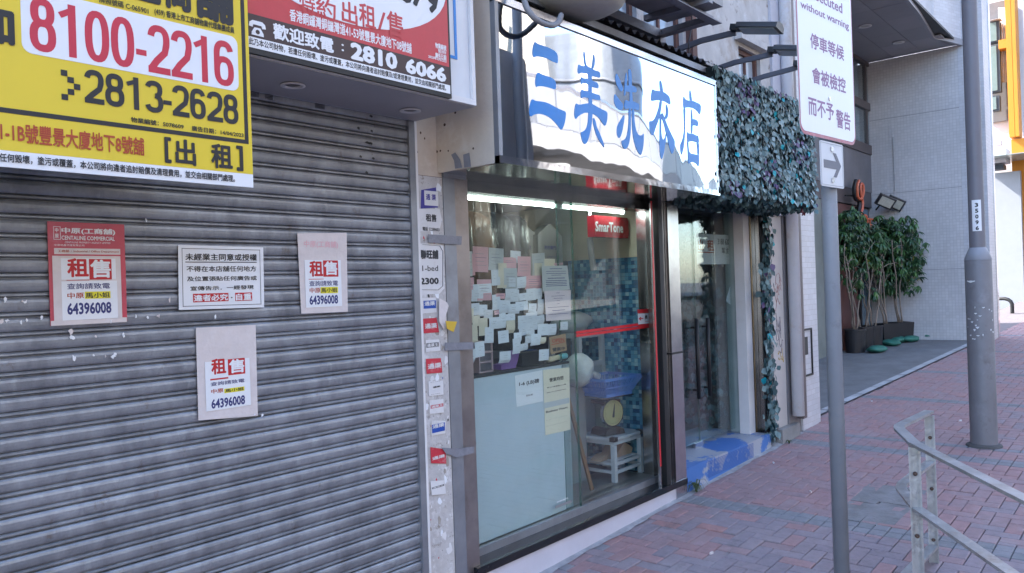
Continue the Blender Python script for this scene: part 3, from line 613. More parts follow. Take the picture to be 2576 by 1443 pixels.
joined(t, 'lettering', [('未經業主同意或授權', cP(1100, 408), cP(1523, 370), .02), ('不得在本店舖任何地方', cP(1107, 476), cP(1520, 440), .015), ('及位置張貼任何廣告或', cP(1110, 532), cP(1523, 498), .015), ('宣傳告示．一經發現', cP(1130, 588), cP(1505, 553), .015), ('．', cP(1370, 632), cP(1380, 624), .02)], M['ink'], -.0022)
rect(t, 'rule_line', cP(1100, 420), cP(1523, 416), M['ink'], -.0022, -.0014)
rect(t, 'red_block', cP(1147, 657), cP(1355, 600), M['red'], -.0022, -.0014); rect(t, 'red_block', cP(1397, 649), cP(1495, 597), M['red'], -.0022, -.0014)
joined(t, 'lettering', [('違者必究', cP(1150, 652), cP(1352, 606), .03), ('自重', cP(1400, 646), cP(1492, 602), .03)], M['paper'], -.0025)

# ================================================================== LAUNDRY FASCIA (mirror sign)
fz = .006/1.954
fs = thing('laundry_sign', 'mirror steel shop sign with five large blue characters over the laundry window', 'shop sign', (2.335, -.35, 1.948))
FL, FH = 1.958, .677
mir = bpy.data.materials.new('rippled_mirror'); mir.use_nodes = True; n_ = mir.node_tree; bs = n_.nodes['Principled BSDF']
bs.inputs['Base Color'].default_value = (.60, .60, .60, 1); bs.inputs['Metallic'].default_value = 1; bs.inputs['Roughness'].default_value = .02
tc = n_.nodes.new('ShaderNodeTexCoord'); mp = n_.nodes.new('ShaderNodeMapping'); mp.inputs['Scale'].default_value = (1.9, 1, .8); n_.links.new(tc.outputs['Object'], mp.inputs[0])
no = n_.nodes.new('ShaderNodeTexNoise'); no.inputs['Scale'].default_value = 1.5; no.inputs['Detail'].default_value = 1.5; n_.links.new(mp.outputs[0], no.inputs[0])
bp = n_.nodes.new('ShaderNodeBump'); bp.inputs['Strength'].default_value = .35; bp.inputs['Distance'].default_value = .010; n_.links.new(no.outputs[0], bp.inputs['Height']); n_.links.new(bp.outputs[0], bs.inputs['Normal'])
MB().box(.022, 0, .030, FL-.012, .02, FH-.03).build('mirror_panel', mir, fs)
MB().box(0, -.006, 0, .0215, .02, FH+.02).build('frame', M['rail'], fs)
MB().box(0, -.008, 0, FL, .02, .0295).build('frame', M['mirror'], fs)
MB().box(0, -.008, FH-.0295, FL, .02, FH).build('frame', M['steel'], fs)
MB().box(FL-.0115, -.006, .03, FL, .02, FH-.03).build('frame', M['steel'], fs)
MB().box(.0, .0205, 0.001, .012, .349, FH+.05).build('side_panel', M['cream'], fs)
MB().box(.0125, .021, 0.001, FL, .46, .010).build('soffit', M['mirror'], fs)
MB().box(.0125, .021, FH-.02, FL, .36, FH).build('top_cover', M['black'], fs)
cZ = K(3.07, 2040, 130); cW = K(3.207, 2380, 250)
CH = [(cZ, [[(160,100),(185,125),(260,150),(340,180),(400,215),(428,250),(436,300),(432,365),(405,352),(370,340),(310,305),(240,285),(180,278),(145,292),(128,260),(130,190),(145,130)],
[(200,468),(230,490),(290,510),(350,530),(395,560),(413,600),(412,650),(405,677),(375,668),(320,650),(250,635),(200,635),(175,650),(162,600),(168,540),(180,490)],
[(128,788),(160,812),(240,820),(310,835),(400,885),(470,920),(532,943),(530,1000),(515,1090),(480,1167),(455,1140),(410,1080),(350,1020),(290,985),(220,965),(150,975),(105,1008),(90,960),(95,880),(110,820)]]),
(cZ, [[(750,195),(762,240),(768,320),(778,385),(800,400),(790,430),(760,420),(748,350),(738,270),(740,215)],[(860,245),(875,290),(880,340),(868,410),(850,440),(838,420),(848,360),(855,300)],
[(683,370),(710,392),(770,395),(830,415),(880,450),(930,460),(943,490),(942,542),(900,525),(840,515),(800,500),(790,485),(740,480),(710,475),(685,490),(670,460),(675,410)],
[(795,400),(850,430),(840,520),(842,700),(845,850),(850,960),(845,1050),(830,1150),(810,1240),(790,1300),(768,1332),(745,1328),(725,1290),(712,1230),(708,1190),(740,1180),(775,1150),(795,1080),(803,960),(805,850),(800,600)],
[(720,525),(745,545),(800,545),(870,580),(910,595),(922,625),(920,665),(880,655),(840,645),(800,615),(770,600),(735,600),(715,615),(708,580),(710,545)],
[(715,675),(750,690),(800,695),(870,725),(935,745),(943,770),(940,805),(890,800),(840,790),(800,775),(750,768),(715,782),(705,740)],
[(655,840),(680,860),(740,850),(800,840),(850,850),(890,875),(960,915),(1027,943),(1028,1010),(1020,1070),(1000,1118),(975,1090),(930,1020),(880,980),(840,965),(770,950),(710,975),(670,1005),(648,1035),(632,990),(635,920),(645,870)],
[(865,1010),(890,1070),(900,1130),(930,1190),(960,1260),(985,1330),(992,1378),(970,1350),(930,1290),(895,1220),(875,1150),(858,1080),(855,1040)]]),
(cW, [[(98,118),(125,165),(150,230),(178,290),(180,325),(165,350),(140,335),(110,285),(88,230),(82,175),(88,135)],[(80,372),(110,415),(150,470),(180,510),(178,560),(155,582),(120,570),(85,530),(68,480),(66,410)],[(192,635),(200,680),(185,760),(170,850),(150,910),(130,935),(108,905),(100,840),(110,770),(140,720),(170,670)],
[(218,100),(228,130),(230,200),(228,250),(225,310),(215,360),(200,408),(190,380),(198,280),(205,180)],[(260,58),(278,80),(288,150),(290,270),(292,350),(300,470),(310,560),(250,565),(265,470),(262,350),(250,270),(250,150),(243,80)],
[(225,272),(290,272),(330,285),(350,310),(348,358),(310,358),(250,352),(210,345),(195,365),(200,290)],[(210,450),(240,468),(300,468),(340,485),(375,500),(382,540),(375,582),(330,572),(280,560),(230,560),(205,570),(193,530),(200,480)],
[(250,560),(280,560),(278,700),(275,850),(262,960),(245,1030),(215,1070),(185,1060),(165,1010),(160,965),(190,955),(220,930),(240,850),(252,720)],[(292,565),(318,568),(320,700),(335,800),(355,870),(385,900),(420,895),(440,870),(438,960),(430,1050),(405,1145),(380,1130),(345,1060),(315,960),(298,850),(292,700)]]),
(cW, [[(645,202),(665,240),(678,310),(685,370),(650,370),(640,300),(635,230)],[(548,315),(575,335),(630,340),(690,352),(740,390),(765,420),(778,515),(740,495),(700,470),(655,460),(600,455),(560,465),(532,465),(530,410),(540,350)],
[(640,455),(668,460),(660,540),(645,640),(620,720),(590,800),(565,880),(545,898),(525,880),(512,810),(506,718),(540,718),(575,695),(605,620),(630,540)],[(640,620),(662,640),(658,760),(660,880),(680,965),(705,930),(718,860),(720,930),(705,1020),(690,1120),(670,1195),(655,1185),(640,1120),(636,950),(638,780)],
[(668,605),(690,650),(705,690),(735,770),(775,860),(815,940),(830,975),(822,1060),(800,1135),(780,1110),(755,1030),(735,930),(715,860),(700,790),(680,720),(655,660)],[(722,500),(740,550),(748,600),(742,660),(725,690),(705,700),(698,680),(712,650),(720,600),(715,540)]]),
(cW, [[(1018,325),(1032,360),(1038,420),(1048,460),(1015,465),(1010,400),(1012,345)],[(940,400),(955,440),(990,460),(1045,458),(1090,480),(1155,510),(1155,590),(1140,645),(1115,600),(1070,560),(1010,545),(960,550),(935,560),(932,450)],
[(935,540),(962,550),(958,700),(958,850),(950,980),(935,1080),(912,1152),(900,1110),(893,1020),(910,985),(930,930),(945,830),(942,700)],[(1030,550),(1045,600),(1052,700),(1050,870),(1028,870),(1030,700)],[(1045,690),(1085,695),(1115,715),(1122,760),(1118,785),(1080,772),(1045,775)],
[(985,848),(1000,872),(1050,872),(1100,900),(1118,897),(1130,950),(1132,990),(1100,985),(1040,968),(1000,980),(985,985),(980,900)],[(980,960),(1000,975),(1000,1050),(1015,1120),(1060,1130),(1112,1140),(1132,1140),(1132,1230),(1125,1298),(1105,1260),(1070,1235),(1020,1230),(1000,1260),(992,1200),(990,1100)],[(1098,980),(1131,980),(1133,1145),(1112,1142),(1110,1050)]])]
for c_, strokes in CH:
    root = None
    b = MB()
    for i, st in enumerate(strokes):
        P_ = [lp(fs, c_(*p), -.004) for p in st]
        # outline gets one round of corner cutting so the brush strokes stay smooth
        Q_ = []
        for j in range(len(P_)):
            a, c = P_[j], P_[(j+1) % len(P_)]; Q_ += [(a[0]*.75+c[0]*.25, a[1]*.75+c[1]*.25), (a[0]*.25+c[0]*.75, a[1]*.25+c[1]*.75)]
        b.prism(Q_, -.0011-.0001*i, -.0002, 0)
    b.build('character', M['signblue'], fs)

# ================================================================== LAUNDRY SHOP FRONT
shop = thing('shopfront', 'glazed laundry shop front with steel frame above a white plinth', 'shop window')
GY = .12
MB().box(2.48, .0, -.02, 4.42, .6, .175).build('plinth', pm('white_tile_plinth', (.58, .56, .62), .35, var=.05, stain=[(.4, .36, .34)], sscale=2, samt=.3), shop)
MB().box(2.49, -.012, .176, 4.425, .10, .212).build('sill', M['blackg'], shop)
MB().box(2.5, .1005, .176, 4.3, .5, .235).build('track', pm('sill_metal', (.34, .30, .29), .35, metal=.7, var=.2, stain=[(.5, .45, .4)], sscale=6), shop)
MB().box(2.5, .085, .2125, 4.3, .0995, .25).build('track_lip', M['rail'], shop)
MB().box(2.36, -.006, .0, 2.43, .10, 1.958).build('jamb_cover', M['rail'], shop)
MB().box(2.36, -.012, 1.932, 2.50, -.0065, 1.958).build('jamb_head', M['rail'], shop)
MB().box(2.4305, .012, .0, 2.53, .11, 1.938).build('steel_jamb', pm('brown_steel', (.36, .32, .31), .3, metal=.8, var=.2, scale=5, stain=[(.2, .15, .13)], sscale=4), shop)
MB().box(2.53, .09, 1.90, 4.3, .20, 1.957).build('header', pm('header_steel', (.24, .24, .23), .2, metal=.9, var=.2, scale=5), shop)
pa = U((1187, 1000), 'y', GY).x; xj = U((1428, 1000), 'y', GY).x; xj2 = U((1444, 1000), 'y', GY+.03).x
MB().box(2.53, GY, .24, xj2-.01, GY+.008, 1.90).build('pane', M['glass'], shop)
MB().box(xj2-.0095, GY, .24, xj2, GY+.0082, 1.90).build('pane_edge', M['glassg'], shop)
MB().box(xj, GY+.028, .24, 4.29, GY+.036, 1.90).build('pane', M['glass'], shop)
MB().box(xj-.007, GY+.028, .24, xj-.0005, GY+.0362, 1.90).build('pane_edge', M['glassg'], shop)
MB().box(4.145, .02, .213, 4.162, .035, 1.93).build('side_post', M['steel'], shop)
MB().box(4.19, .0, .213, 4.235, .05, 1.95).build('side_post', M['black'], shop)
MB().box(4.2355, .02, .213, 4.285, .06, 1.95).build('side_post', M['dsteel'], shop)
MB().box(4.29, -.006, gz(4.3)-.02, 4.425, .22, 1.946).build('steel_column', M['steel'], shop)
MB().box(4.288, -.008, 1.0, 4.427, .1, 1.012).build('column_joint', M['black'], shop)
MB().box(4.236, .061, .213, 4.289, .118, 1.9).build('reveal', M['dsteel'], shop)

# interior shell
inn = thing('laundry_room', 'inside of the laundry behind the glass with blue mosaic side wall', 'room')
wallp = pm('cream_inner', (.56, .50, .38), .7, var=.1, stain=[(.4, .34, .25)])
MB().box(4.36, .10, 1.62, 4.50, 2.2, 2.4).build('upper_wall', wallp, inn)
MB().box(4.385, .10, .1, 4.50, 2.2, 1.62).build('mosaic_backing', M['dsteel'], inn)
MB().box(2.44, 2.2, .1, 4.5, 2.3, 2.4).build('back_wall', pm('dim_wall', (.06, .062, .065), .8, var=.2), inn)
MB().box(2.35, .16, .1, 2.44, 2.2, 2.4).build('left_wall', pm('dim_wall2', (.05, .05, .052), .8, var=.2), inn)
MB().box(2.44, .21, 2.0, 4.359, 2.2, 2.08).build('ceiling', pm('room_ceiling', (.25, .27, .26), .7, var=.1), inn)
MB().box(2.53, .201, 1.94, 4.29, .24, 1.999).build('header_back', M['dsteel'], inn)
MB().box(2.44, .501, .1, 4.384, 2.2, .215).build('floor', pm('vinyl_floor', (.10, .13, .17), .5, var=.25, scale=4), inn)
# mosaic tiles 24 mm
BL = [pm('mosaic_%d' % i, c, .18, var=.1, scale=30) for i, c in enumerate([(.04, .17, .33), (.08, .28, .45), (.14, .37, .54), (.24, .47, .60), (.025, .10, .22), (.38, .60, .70)])]
rm_ = random.Random(11); tm = {}; jb = MB(); tiles = []
for i in range(26):
    for j in range(55):
        y = .17+i*.0255; z = .22+j*.0255
        if z > 1.60: continue
        ci = rm_.choices([0, 1, 2, 3, 4, 5], [4, 6, 5, 2, 3, 1])[0]; tiles.append((y, z, ci))
rm_.shuffle(tiles); tiles.sort(key=lambda q: round(q[0]*3))
def tile_mesh(): b_ = MB(); b_.box(4.379, 0, 0, 4.385, .0240, .0240); return b_
tv = tile_mesh()
for n, (y, z, ci) in enumerate(tiles):
    if n < 299:
        if ci not in tm: tm[ci] = tile_mesh().mesh('mosaic_tile', BL[ci])
        obj('mosaic_tile', tm[ci], inn, loc=(rm_.uniform(0, .001), y, z))
    else: jb.add(tv.v, tv.f, Matrix.Translation((rm_.uniform(0, .001), y, z)), ci)
jb.build('mosaic_tile', BL, inn, kind='stuff')

# fluorescent tubes
tubm = bpy.data.materials.new('lit_tube'); tubm.use_nodes = True; b_ = tubm.node_tree.nodes['Principled BSDF']; b_.inputs['Base Color'].default_value = (.9, .9, .9, 1); b_.inputs['Emission Color'].default_value = (.86, 1, .95, 1); b_.inputs['Emission Strength'].default_value = 2.9
for x0, x1, lb in ((2.56, 3.50, 'long lit fluorescent tube at the left inside the laundry window'), (3.54, 4.22, 'shorter lit fluorescent tube at the right inside the laundry window')):
    t = thing('fluorescent_lamp', lb, 'ceiling lamp', ((x0+x1)/2, .262, 1.905), group='fluorescent lamps in the laundry'); h = (x1-x0)/2
    MB().tube([(-h+.02, 0, 0), (h-.02, 0, 0)], .0155, 12).build('tube', tubm, t, smooth=True)
    MB().box(-h, -.02, .024, h, .03, .065).build('batten', M['white'], t)
    for s_ in (-1, 1): MB().box(s_*h-.0195 if s_ > 0 else -h, -.012, -.02, s_*h if s_ > 0 else -h+.0195, .012, .0235).build('holder', M['white'], t)

# garments in plastic on the rail
gcl = [(.02, .02, .025), (.05, .05, .06), (.10, .12, .18), (.30, .22, .13), (.02, .03, .025), (.16, .07, .035), (.008, .008, .01), (.03, .03, .035), (.20, .21, .21)]
gm = [pm('garment_%d' % i, tuple(q*.6 for q in c), .8, var=.2, scale=8) for i, c in enumerate(gcl)]
film = pm('plastic_film', (.55, .58, .58), .12, var=.3, scale=6, bump=1.0, bscale=14, trans=0)
fm_ = bpy.data.materials.new('clear_film'); fm_.use_nodes = True; N = fm_.node_tree.nodes; L = fm_.node_tree.links
for x in list(N): N.remove(x)
o_ = N.new('ShaderNodeOutputMaterial'); tr_ = N.new('ShaderNodeBsdfTransparent'); gl_ = N.new('ShaderNodeBsdfGlossy'); gl_.inputs['Roughness'].default_value = .2; gl_.inputs['Color'].default_value = (.7, .7, .7, 1); mx = N.new('ShaderNodeMixShader'); no = N.new('ShaderNodeTexNoise'); no.inputs['Scale'].default_value = 9; no.inputs['Detail'].default_value = 5
mp = N.new('ShaderNodeMapping'); mp.inputs['Scale'].default_value = (2.5, 2.5, .35); tc = N.new('ShaderNodeTexCoord'); L.new(tc.outputs['Object'], mp.inputs[0]); L.new(mp.outputs[0], no.inputs[0])
bp = N.new('ShaderNodeBump'); bp.inputs['Strength'].default_value = 1; bp.inputs['Distance'].default_value = .06; L.new(no.outputs[0], bp.inputs['Height']); L.new(bp.outputs[0], gl_.inputs['Normal'])
mr = N.new('ShaderNodeMapRange'); mr.inputs[1].default_value = .4; mr.inputs[2].default_value = .7; mr.inputs[3].default_value = .02; mr.inputs[4].default_value = .26; L.new(no.outputs[0], mr.inputs[0]); L.new(mr.outputs[0], mx.inputs[0]); L.new(tr_.outputs[0], mx.inputs[1]); L.new(gl_.outputs[0], mx.inputs[2]); L.new(mx.outputs[0], o_.inputs[0])
MB().tube([(2.45, .74, 1.975), (4.3, .74, 1.975)], .012, 8).build('clothes_rail', M['steel'], None, label='steel clothes rail under the ceiling of the laundry', cat='clothes rail')
rg = random.Random(4)
gd = ['black', 'dark grey', 'navy', 'tan', 'dark green', 'brown', 'jet black', 'charcoal', 'pale grey']
def garment(x, y, ci, w_, ln, lab):
    t = thing('garment', lab, 'garment', (x, y, 1.935), (0, 0, RAD(90)+rg.uniform(-.35, .2)), group='clothes in plastic hanging on the laundry rail')
    b = MB(); n = 14; rows = [(-.03, .03), (-.06, w_*.7), (-.1, w_*.95), (-.3, w_), (-ln*.6, w_*1.02), (-ln, w_*1.08)]
    ph = rg.uniform(0, 6)
    def skin(b, k, off):
        base = len(b.v)
        for z_, hw in rows:
            for j in range(n):
                a = 2*math.pi*j/n; fold = 1+.18*math.sin(a*5+ph)*min(1, -z_*4)
                b.v.append((math.cos(a)*(hw*.9+off)*fold, math.sin(a)*(.020+hw*.09+off)*fold, z_-off*.2))
        for i in range(len(rows)-1):
            for j in range(n): b.f.append((base+i*n+j, base+i*n+(j+1) % n, base+(i+1)*n+(j+1) % n, base+(i+1)*n+j)); b.m.append(0)
        return b
    skin(b, 0, 0); b.build('cloth', gm[ci], t, smooth=True)
    skin(MB(), 0, .012).build('plastic_cover', fm_, t, smooth=True)
    MB().tube([(0, 0, -.03), (0, 0, .01), (.012, 0, .03), (0, 0, .04), (-.012, 0, .03)], .0025, 6).build('hanger_hook', M['steel'], t)
ON = ['first', 'second', 'third', 'fourth', 'fifth', 'sixth', 'seventh', 'eighth', 'ninth', 'tenth', 'eleventh', 'twelfth', 'thirteenth', 'fourteenth', 'fifteenth']
for i in range(15):
    ci = [3, 0, 8, 6, 2, 0, 4, 6, 5, 1, 7, 0, 2, 6, 1][i]
    garment(2.70+i*.064, .74, ci, .20+.02*(i % 3), .55+.10*(i % 4), gd[ci]+' garment under clear plastic, %s from the left on the laundry rail' % ON[i])
cv = pm('suit_cover', (.22, .21, .20), .6, var=.12, scale=4, bump=.5, bscale=8)
for x, wd, lb in ((3.58, .36, 'left grey beige suit cover with blue print hanging in the laundry'), (3.86, .3, 'right grey beige suit cover hanging behind the red sign box')):
    t = thing('suit_cover', lb, 'suit cover', (x+.06, .66, 1.84), (0, 0, .12))
    P_ = [(-.02, 0), (.02, 0), (wd*.5, -.07), (wd*.55, -.45), (-wd*.55, -.43), (-wd*.5, -.07)]
    b = MB(); b.prism(P_, -.03, .03); b.build('cover', cv, t)
    joined(t, 'lettering', [], M['navy'])
    txt(t, '洗衣專門店', -.08, -.16, .10, -.135, M['navy'], y=-.032, bold=.02); txt(t, 'LAUNDRY SERVICE', -.05, -.21, .10, -.2, M['navy'], y=-.032)

# counter board behind the left pane, with two price sheets
ct = thing('counter', 'pale blue glass counter board behind the lower left pane of the laundry', 'counter', (0, .148, 0))
c0 = lp(ct, (1188, 955)); c1 = lp(ct, (1425, 915)); cb_ = lp(ct, (1443, 1245))
xc0 = 2.545; xc1 = c1[0]+.02; zc = (c0[1]+c1[1])/2
MB().box(xc0, 0, .24, xc1, .012, zc).build('board', pm('pale_blue_glass', (.52, .60, .66), .18, var=.04, stain=[(.42, .54, .58)], sscale=2, samt=.5), ct)
MB().box(xc0, -.004, zc+.0005, xc1, .5, zc+.012).build('counter_top', M['black'], ct)
MB().box(xc0, .45, .24, xc1, .47, zc).build('counter_back', M['dsteel'], ct)
cM = K(1.718, 1800, 1400)
ps = thing('price_sheet', 'white sheet reading 1-6 (LB) taped to the counter board', 'notice', (0, .1465, 0), group='sheets on the counter board')
sheet(ps, 'paper', [cM(375, 328), cM(552, 290), cM(548, 80), cM(362, 118)], M['paper'], -.001, 0)
joined(ps, 'lettering', [('1-6 (LB)磅', cM(392, 195), cM(525, 135), .03), ('$55.00', cM(440, 260), cM(483, 238), .01)], M['ink'], -.0015)
ps = thing('hours_sheet', 'cream double sheet with business hours taped right of the price sheet', 'notice', (0, .1464, 0), group='sheets on the counter board')
sheet(ps, 'paper', [cM(568, 518), cM(736, 480), cM(728, 62), cM(552, 80)], M['cream_p'], -.001, 0)
joined(ps, 'lettering', [('營業時間', cM(595, 162), cM(688, 118), .02), ('早上八時至晚上八時', cM(578, 205), cM(706, 170), .02), ('星期日及公眾假期照常營業', cM(576, 236), cM(706, 205), .02), ('Business Hours', cM(572, 370), cM(716, 322), .03), ('8:00am to 8:00pm', cM(573, 418), cM(712, 385), .03), ('Open on Sunday and Public Holiday', cM(573, 458), cM(714, 424), .01)], M['ink'], -.0015)
rect(ps, 'crease', cM(556, 302), cM(730, 300), M['grey_p'], -.0014, -.001)
st = thing('door_sticker', 'small grey sticker low on the right end of the laundry glass pane', 'sticker', (0, GY-.003, 0))
rect(st, 'label_plate', cM(636, 1010), cM(745, 950), pm('grey_sticker', (.25, .25, .26), .4), -.001, 0)
joined(st, 'lettering', [('自動趟門', cM(645, 972), cM(718, 935), .02)], M['paper'], -.0014)

# slips taped inside the left pane
cN = K(3.07, 1780, 950); rn = random.Random(9)
NT = [('g',(140,100),(200,400)),('p2',(200,130),(225,390)),('p',(215,42),(390,350)),('g',(405,60),(575,330)),('p',(575,170),(725,310)),('w',(662,95),(780,235)),('p',(750,160),(898,400)),('g',(920,120),(1065,400)),('c',(1065,190),(1190,300)),('p',(1180,240),(1285,270)),('c',(950,240),(1035,550)),
('p',(145,415),(215,680)),('p',(262,435),(425,690)),('w',(210,490),(430,630)),('w',(195,560),(330,702)),('w',(430,320),(525,510)),('c',(520,240),(610,540)),('g',(585,300),(735,545)),('w',(640,415),(720,530)),('w',(735,405),(850,542)),('p',(850,390),(1030,555)),('w',(600,545),(745,690)),('w',(660,560),(760,705)),
('w',(440,617),(530,805)),('p',(485,605),(592,672)),('w',(530,685),(655,840)),('w',(760,600),(870,690)),('w',(850,545),(960,690)),('w',(955,545),(1035,672)),('w',(990,672),(1060,860)),('w',(190,722),(283,868)),('c',(160,785),(215,960)),('w',(288,740),(380,880)),('w',(345,800),(447,905)),('c',(200,870),(290,1000)),('c',(280,900),(380,1112)),('c',(165,978),(258,1190)),
('w',(405,890),(530,1032)),('w',(355,1010),(455,1200)),('w',(525,840),(600,1022)),('w',(605,850),(712,930)),('c',(610,930),(710,1085)),('w',(640,730),(770,850)),('w',(720,700),(865,810)),('w',(880,725),(970,830)),('w',(750,870),(860,1030)),('w',(845,830),(975,960)),('w',(850,960),(940,1110)),('w',(760,1000),(860,1110)),('w',(905,905),(980,1040)),('w',(975,865),(1062,985)),('w',(985,970),(1105,1110)),('w',(1100,970),(1208,1105)),
('w',(510,1050),(633,1200)),('w',(700,1075),(790,1190)),('w',(688,1145),(775,1330)),('w',(775,1205),(865,1290)),('w',(835,1115),(905,1205)),('w',(908,1090),(1025,1228)),('c',(1020,1130),(1085,1210)),('w',(230,1185),(340,1370)),('w',(180,1270),(235,1440)),('w',(530,1300),(662,1440)),('w',(1003,1275),(1118,1410)),('w',(1258,945),(1345,1045)),('p',(465,810),(520,860)),('w',(850,1060),(900,1110)),('w',(135,312),(170,412))]
mm = {'w': M['paper2'], 'p': M['pink'], 'p2': M['pink'], 'g': M['grey_p'], 'c': M['cream_p']}
lbs = {'w': 'small white laundry slip taped inside the left pane of the laundry', 'p': 'pink printed receipt sheet taped inside the left pane of the laundry', 'p2': 'pink printed receipt sheet taped inside the left pane of the laundry', 'g': 'large grey white printed sheet taped high inside the left pane', 'c': 'cream coloured slip taped inside the left pane of the laundry'}
grp = {'w': 'white laundry slips on the pane', 'p': 'pink receipt sheets on the pane', 'p2': 'pink receipt sheets on the pane', 'g': 'large grey sheets on the pane', 'c': 'cream slips on the pane'}
for i, (k, a, c) in enumerate(NT):
    hue = mm[k]; an = rn.uniform(-.07, .07); yy = GY+.0095+.0006*(len(NT)-i)*.5+.0003*(i % 5)
    y_ = GY+.040-.00045*i
    p0 = U(cN(a[0], c[1]), 'y', y_); p1 = U(cN(c[0], a[1]), 'y', y_); p2_ = U(cN(c[0], c[1]), 'y', y_)
    x0, x1 = p0.x, p1.x; zA = (p0.z+p2_.z)/2; h_ = (c[1]-a[1])/3.07*.644/1960*(p0-Vector(CAM)).dot(Vector(F_)); wd = x1-x0
    t = thing('laundry_slip', lbs[k], 'paper slip', ((x0+x1)/2, y_, zA+h_), (0, an, 0), grp[k])
    b = MB(); bot = []; curl = rn.uniform(.0, .012)
    for q in range(5):
        f = q/4; zz = -h_*f; yo = -curl*0+curl*max(0, f-.5)**2*4
        b.v += [(-wd/2, yo, zz), (wd/2, yo*rn.uniform(.3, 1.4), zz)]
    for q in range(4): b.f.append((2*q, 2*q+2, 2*q+3, 2*q+1)); b.m.append(0)
    k0 = len(b.v)
    b.build('sheet', hue, t)
    if k == 'w' and wd > .03:
        for q in range(2): xs_ = rn.uniform(-.3, 0); MB().box(wd*xs_, -.0009, -h_*(.35+.2*q)-.0006, wd*(xs_+rn.uniform(.2, .4)), -.0004, -h_*(.35+.2*q)+.0006).build('print_line', M['rail'], t)
    if k in ('p', 'g') and wd > .03:
        for q in range(4 if h_ > .06 else 2):
            zz = -h_*(.28+.15*q); MB().box(-wd*.34, -.0009, zz-.0008, wd*(.34 if q % 2 else .2), -.0004, zz+.0008).build('print_line', M['navy'] if q == 1 else M['rail'], t)
rows_ = {}
for o in [o for o in bpy.data.objects if o.name.startswith('laundry_slip')]: rows_.setdefault(o['label'], []).append(o)
ORD = ['first', 'second', 'third', 'fourth', 'fifth', 'sixth', 'seventh', 'eighth', 'ninth', 'tenth', 'eleventh', 'twelfth']
for lb_, L_ in rows_.items():
    L_.sort(key=lambda o: -o.location.z); k_ = max(1, math.ceil(len(L_)/6)); kind_ = lb_.split(' taped')[0].replace('small ', '')
    for r_i in range(k_):
        R_i = sorted(L_[r_i*6:(r_i+1)*6], key=lambda o: o.location.x)
        rown = {0: 'topmost' if k_ > 1 else 'single'}.get(r_i, 'lowest' if r_i == k_-1 else ORD[r_i])
        for j, o in enumerate(R_i): o['label'] = '%s, %s from left in the %s row of such slips' % (kind_, ORD[j], rown) if k_ > 1 else '%s, %s of these from the left on the pane' % (kind_, ORD[j])
for nm, lb, pts, m_, lines in (('customer_notice', 'white customer notice with blocks of print, upper of the two taped at the pane edge', [(1045, 580), (1370, 560), (1340, 272), (1033, 278)], M['grey_p'], [(.86, .5, .02), (.76, .8, .015), (.67, .8, .015), (.60, .4, .015), (.48, .7, .025), (.38, .85, .02), (.31, .85, .02), (.24, .85, .02), (.17, .85, .02)]),
    ('customer_notice', 'pinkish white customer notice below the other, taped at the pane edge', [(1085, 938), (1382, 918), (1380, 566), (1063, 572)], pm('pinkish_paper', (.72, .62, .66), .6, var=.03), [(.88, .15, .012), (.78, .6, .012), (.7, .4, .012), (.62, .15, .012), (.52, .12, .012), (.41, .95, .014), (.3, .55, .022), (.18, .9, .014)])):
    t = thing(nm, lb, 'notice', (0, GY+.0115, 0), group='printed notices inside the pane'); P_ = [lp(t, cN(*p)) for p in pts]
    MB().prism(P_, 0, .0008).build('paper', m_, t)
    for f, l_, th in lines:
        xl_ = P_[0][0]+.012; xr_ = P_[1][0]-.01; w_ = (xr_-xl_); zz = P_[0][1]+.004+(P_[3][1]-P_[0][1])*f; cx_ = (xl_+xr_)/2
        MB().box(cx_-w_*l_/2, -.0006, zz-.0012*th/.015, cx_+w_*l_/2, -.0001, zz+.0012*th/.015).build('print_line', M['navy'], t)
t = thing('open_sign', 'brown card reading OPEN and its Chinese words behind the left pane', 'sign', (0, GY+.012, 0))
MB().prism([lp(t, cN(*p)) for p in [(1142, 1338), (1335, 1288), (1318, 1088), (1122, 1128)]], 0, .002).build('card', pm('brown_card', (.36, .24, .13), .6, var=.1), t)
joined(t, 'lettering', [('OPEN', cN(1155, 1200), cN(1300, 1135), .03)], M['brick_ink'], -.0008); joined(t, 'lettering', [('營業中', cN(1160, 1305), cN(1310, 1240), .03)], M['ink'], -.0008)
a = lp(t, cN(1145, 1228)); c = lp(t, cN(1315, 1188)); MB().poly([(a[0], -.0006, a[1]), (c[0], -.0006, c[1]), (c[0], -.0006, c[1]+.004), (a[0], -.0006, a[1]+.004)]).build('rule_line', M['brick_ink'], t)

# things on the counter top
t = thing('drawer_box', 'small pale pink plastic drawer tower on the laundry counter', 'drawer box', (2.77, .20, zc+.0125))
pk = pm('pale_pink_plastic', (.62, .46, .50), .4, var=.05); 
for a, c in ((0, .006), (.094, .10)): MB().box(a, 0, 0, c, .1, .15).build('side', pk, t)
for k in range(4): MB().box(.0065, 0, .048*k, .0935, .1, .048*k+.006).build('shelf', pk, t)
for k in range(3): MB().box(.010, .004, .010+.048*k, .090, .09, .044+.048*k).build('drawer', pm('smoky_plastic', (.13, .12, .14), .2), t)
t = thing('purple_holder', 'purple plastic holder with white slip on the laundry counter', 'holder', (2.93, .20, zc+.0125))
MB().prism([(0, 0), (.11, 0), (.13, .035), (.15, .085), (.09, .08), (.05, .03), (0, .025)], 0, .06).build('body', pm('purple_plastic', (.20, .10, .34), .4), t)
MB().box(.16, .0, 0, .34, .05, .07).build('black_box', M['black'], t)
t = thing('paper_roll', 'rolled cream paper with a pale blue end lying on the counter', 'paper roll', (3.30, .19, zc+.03))
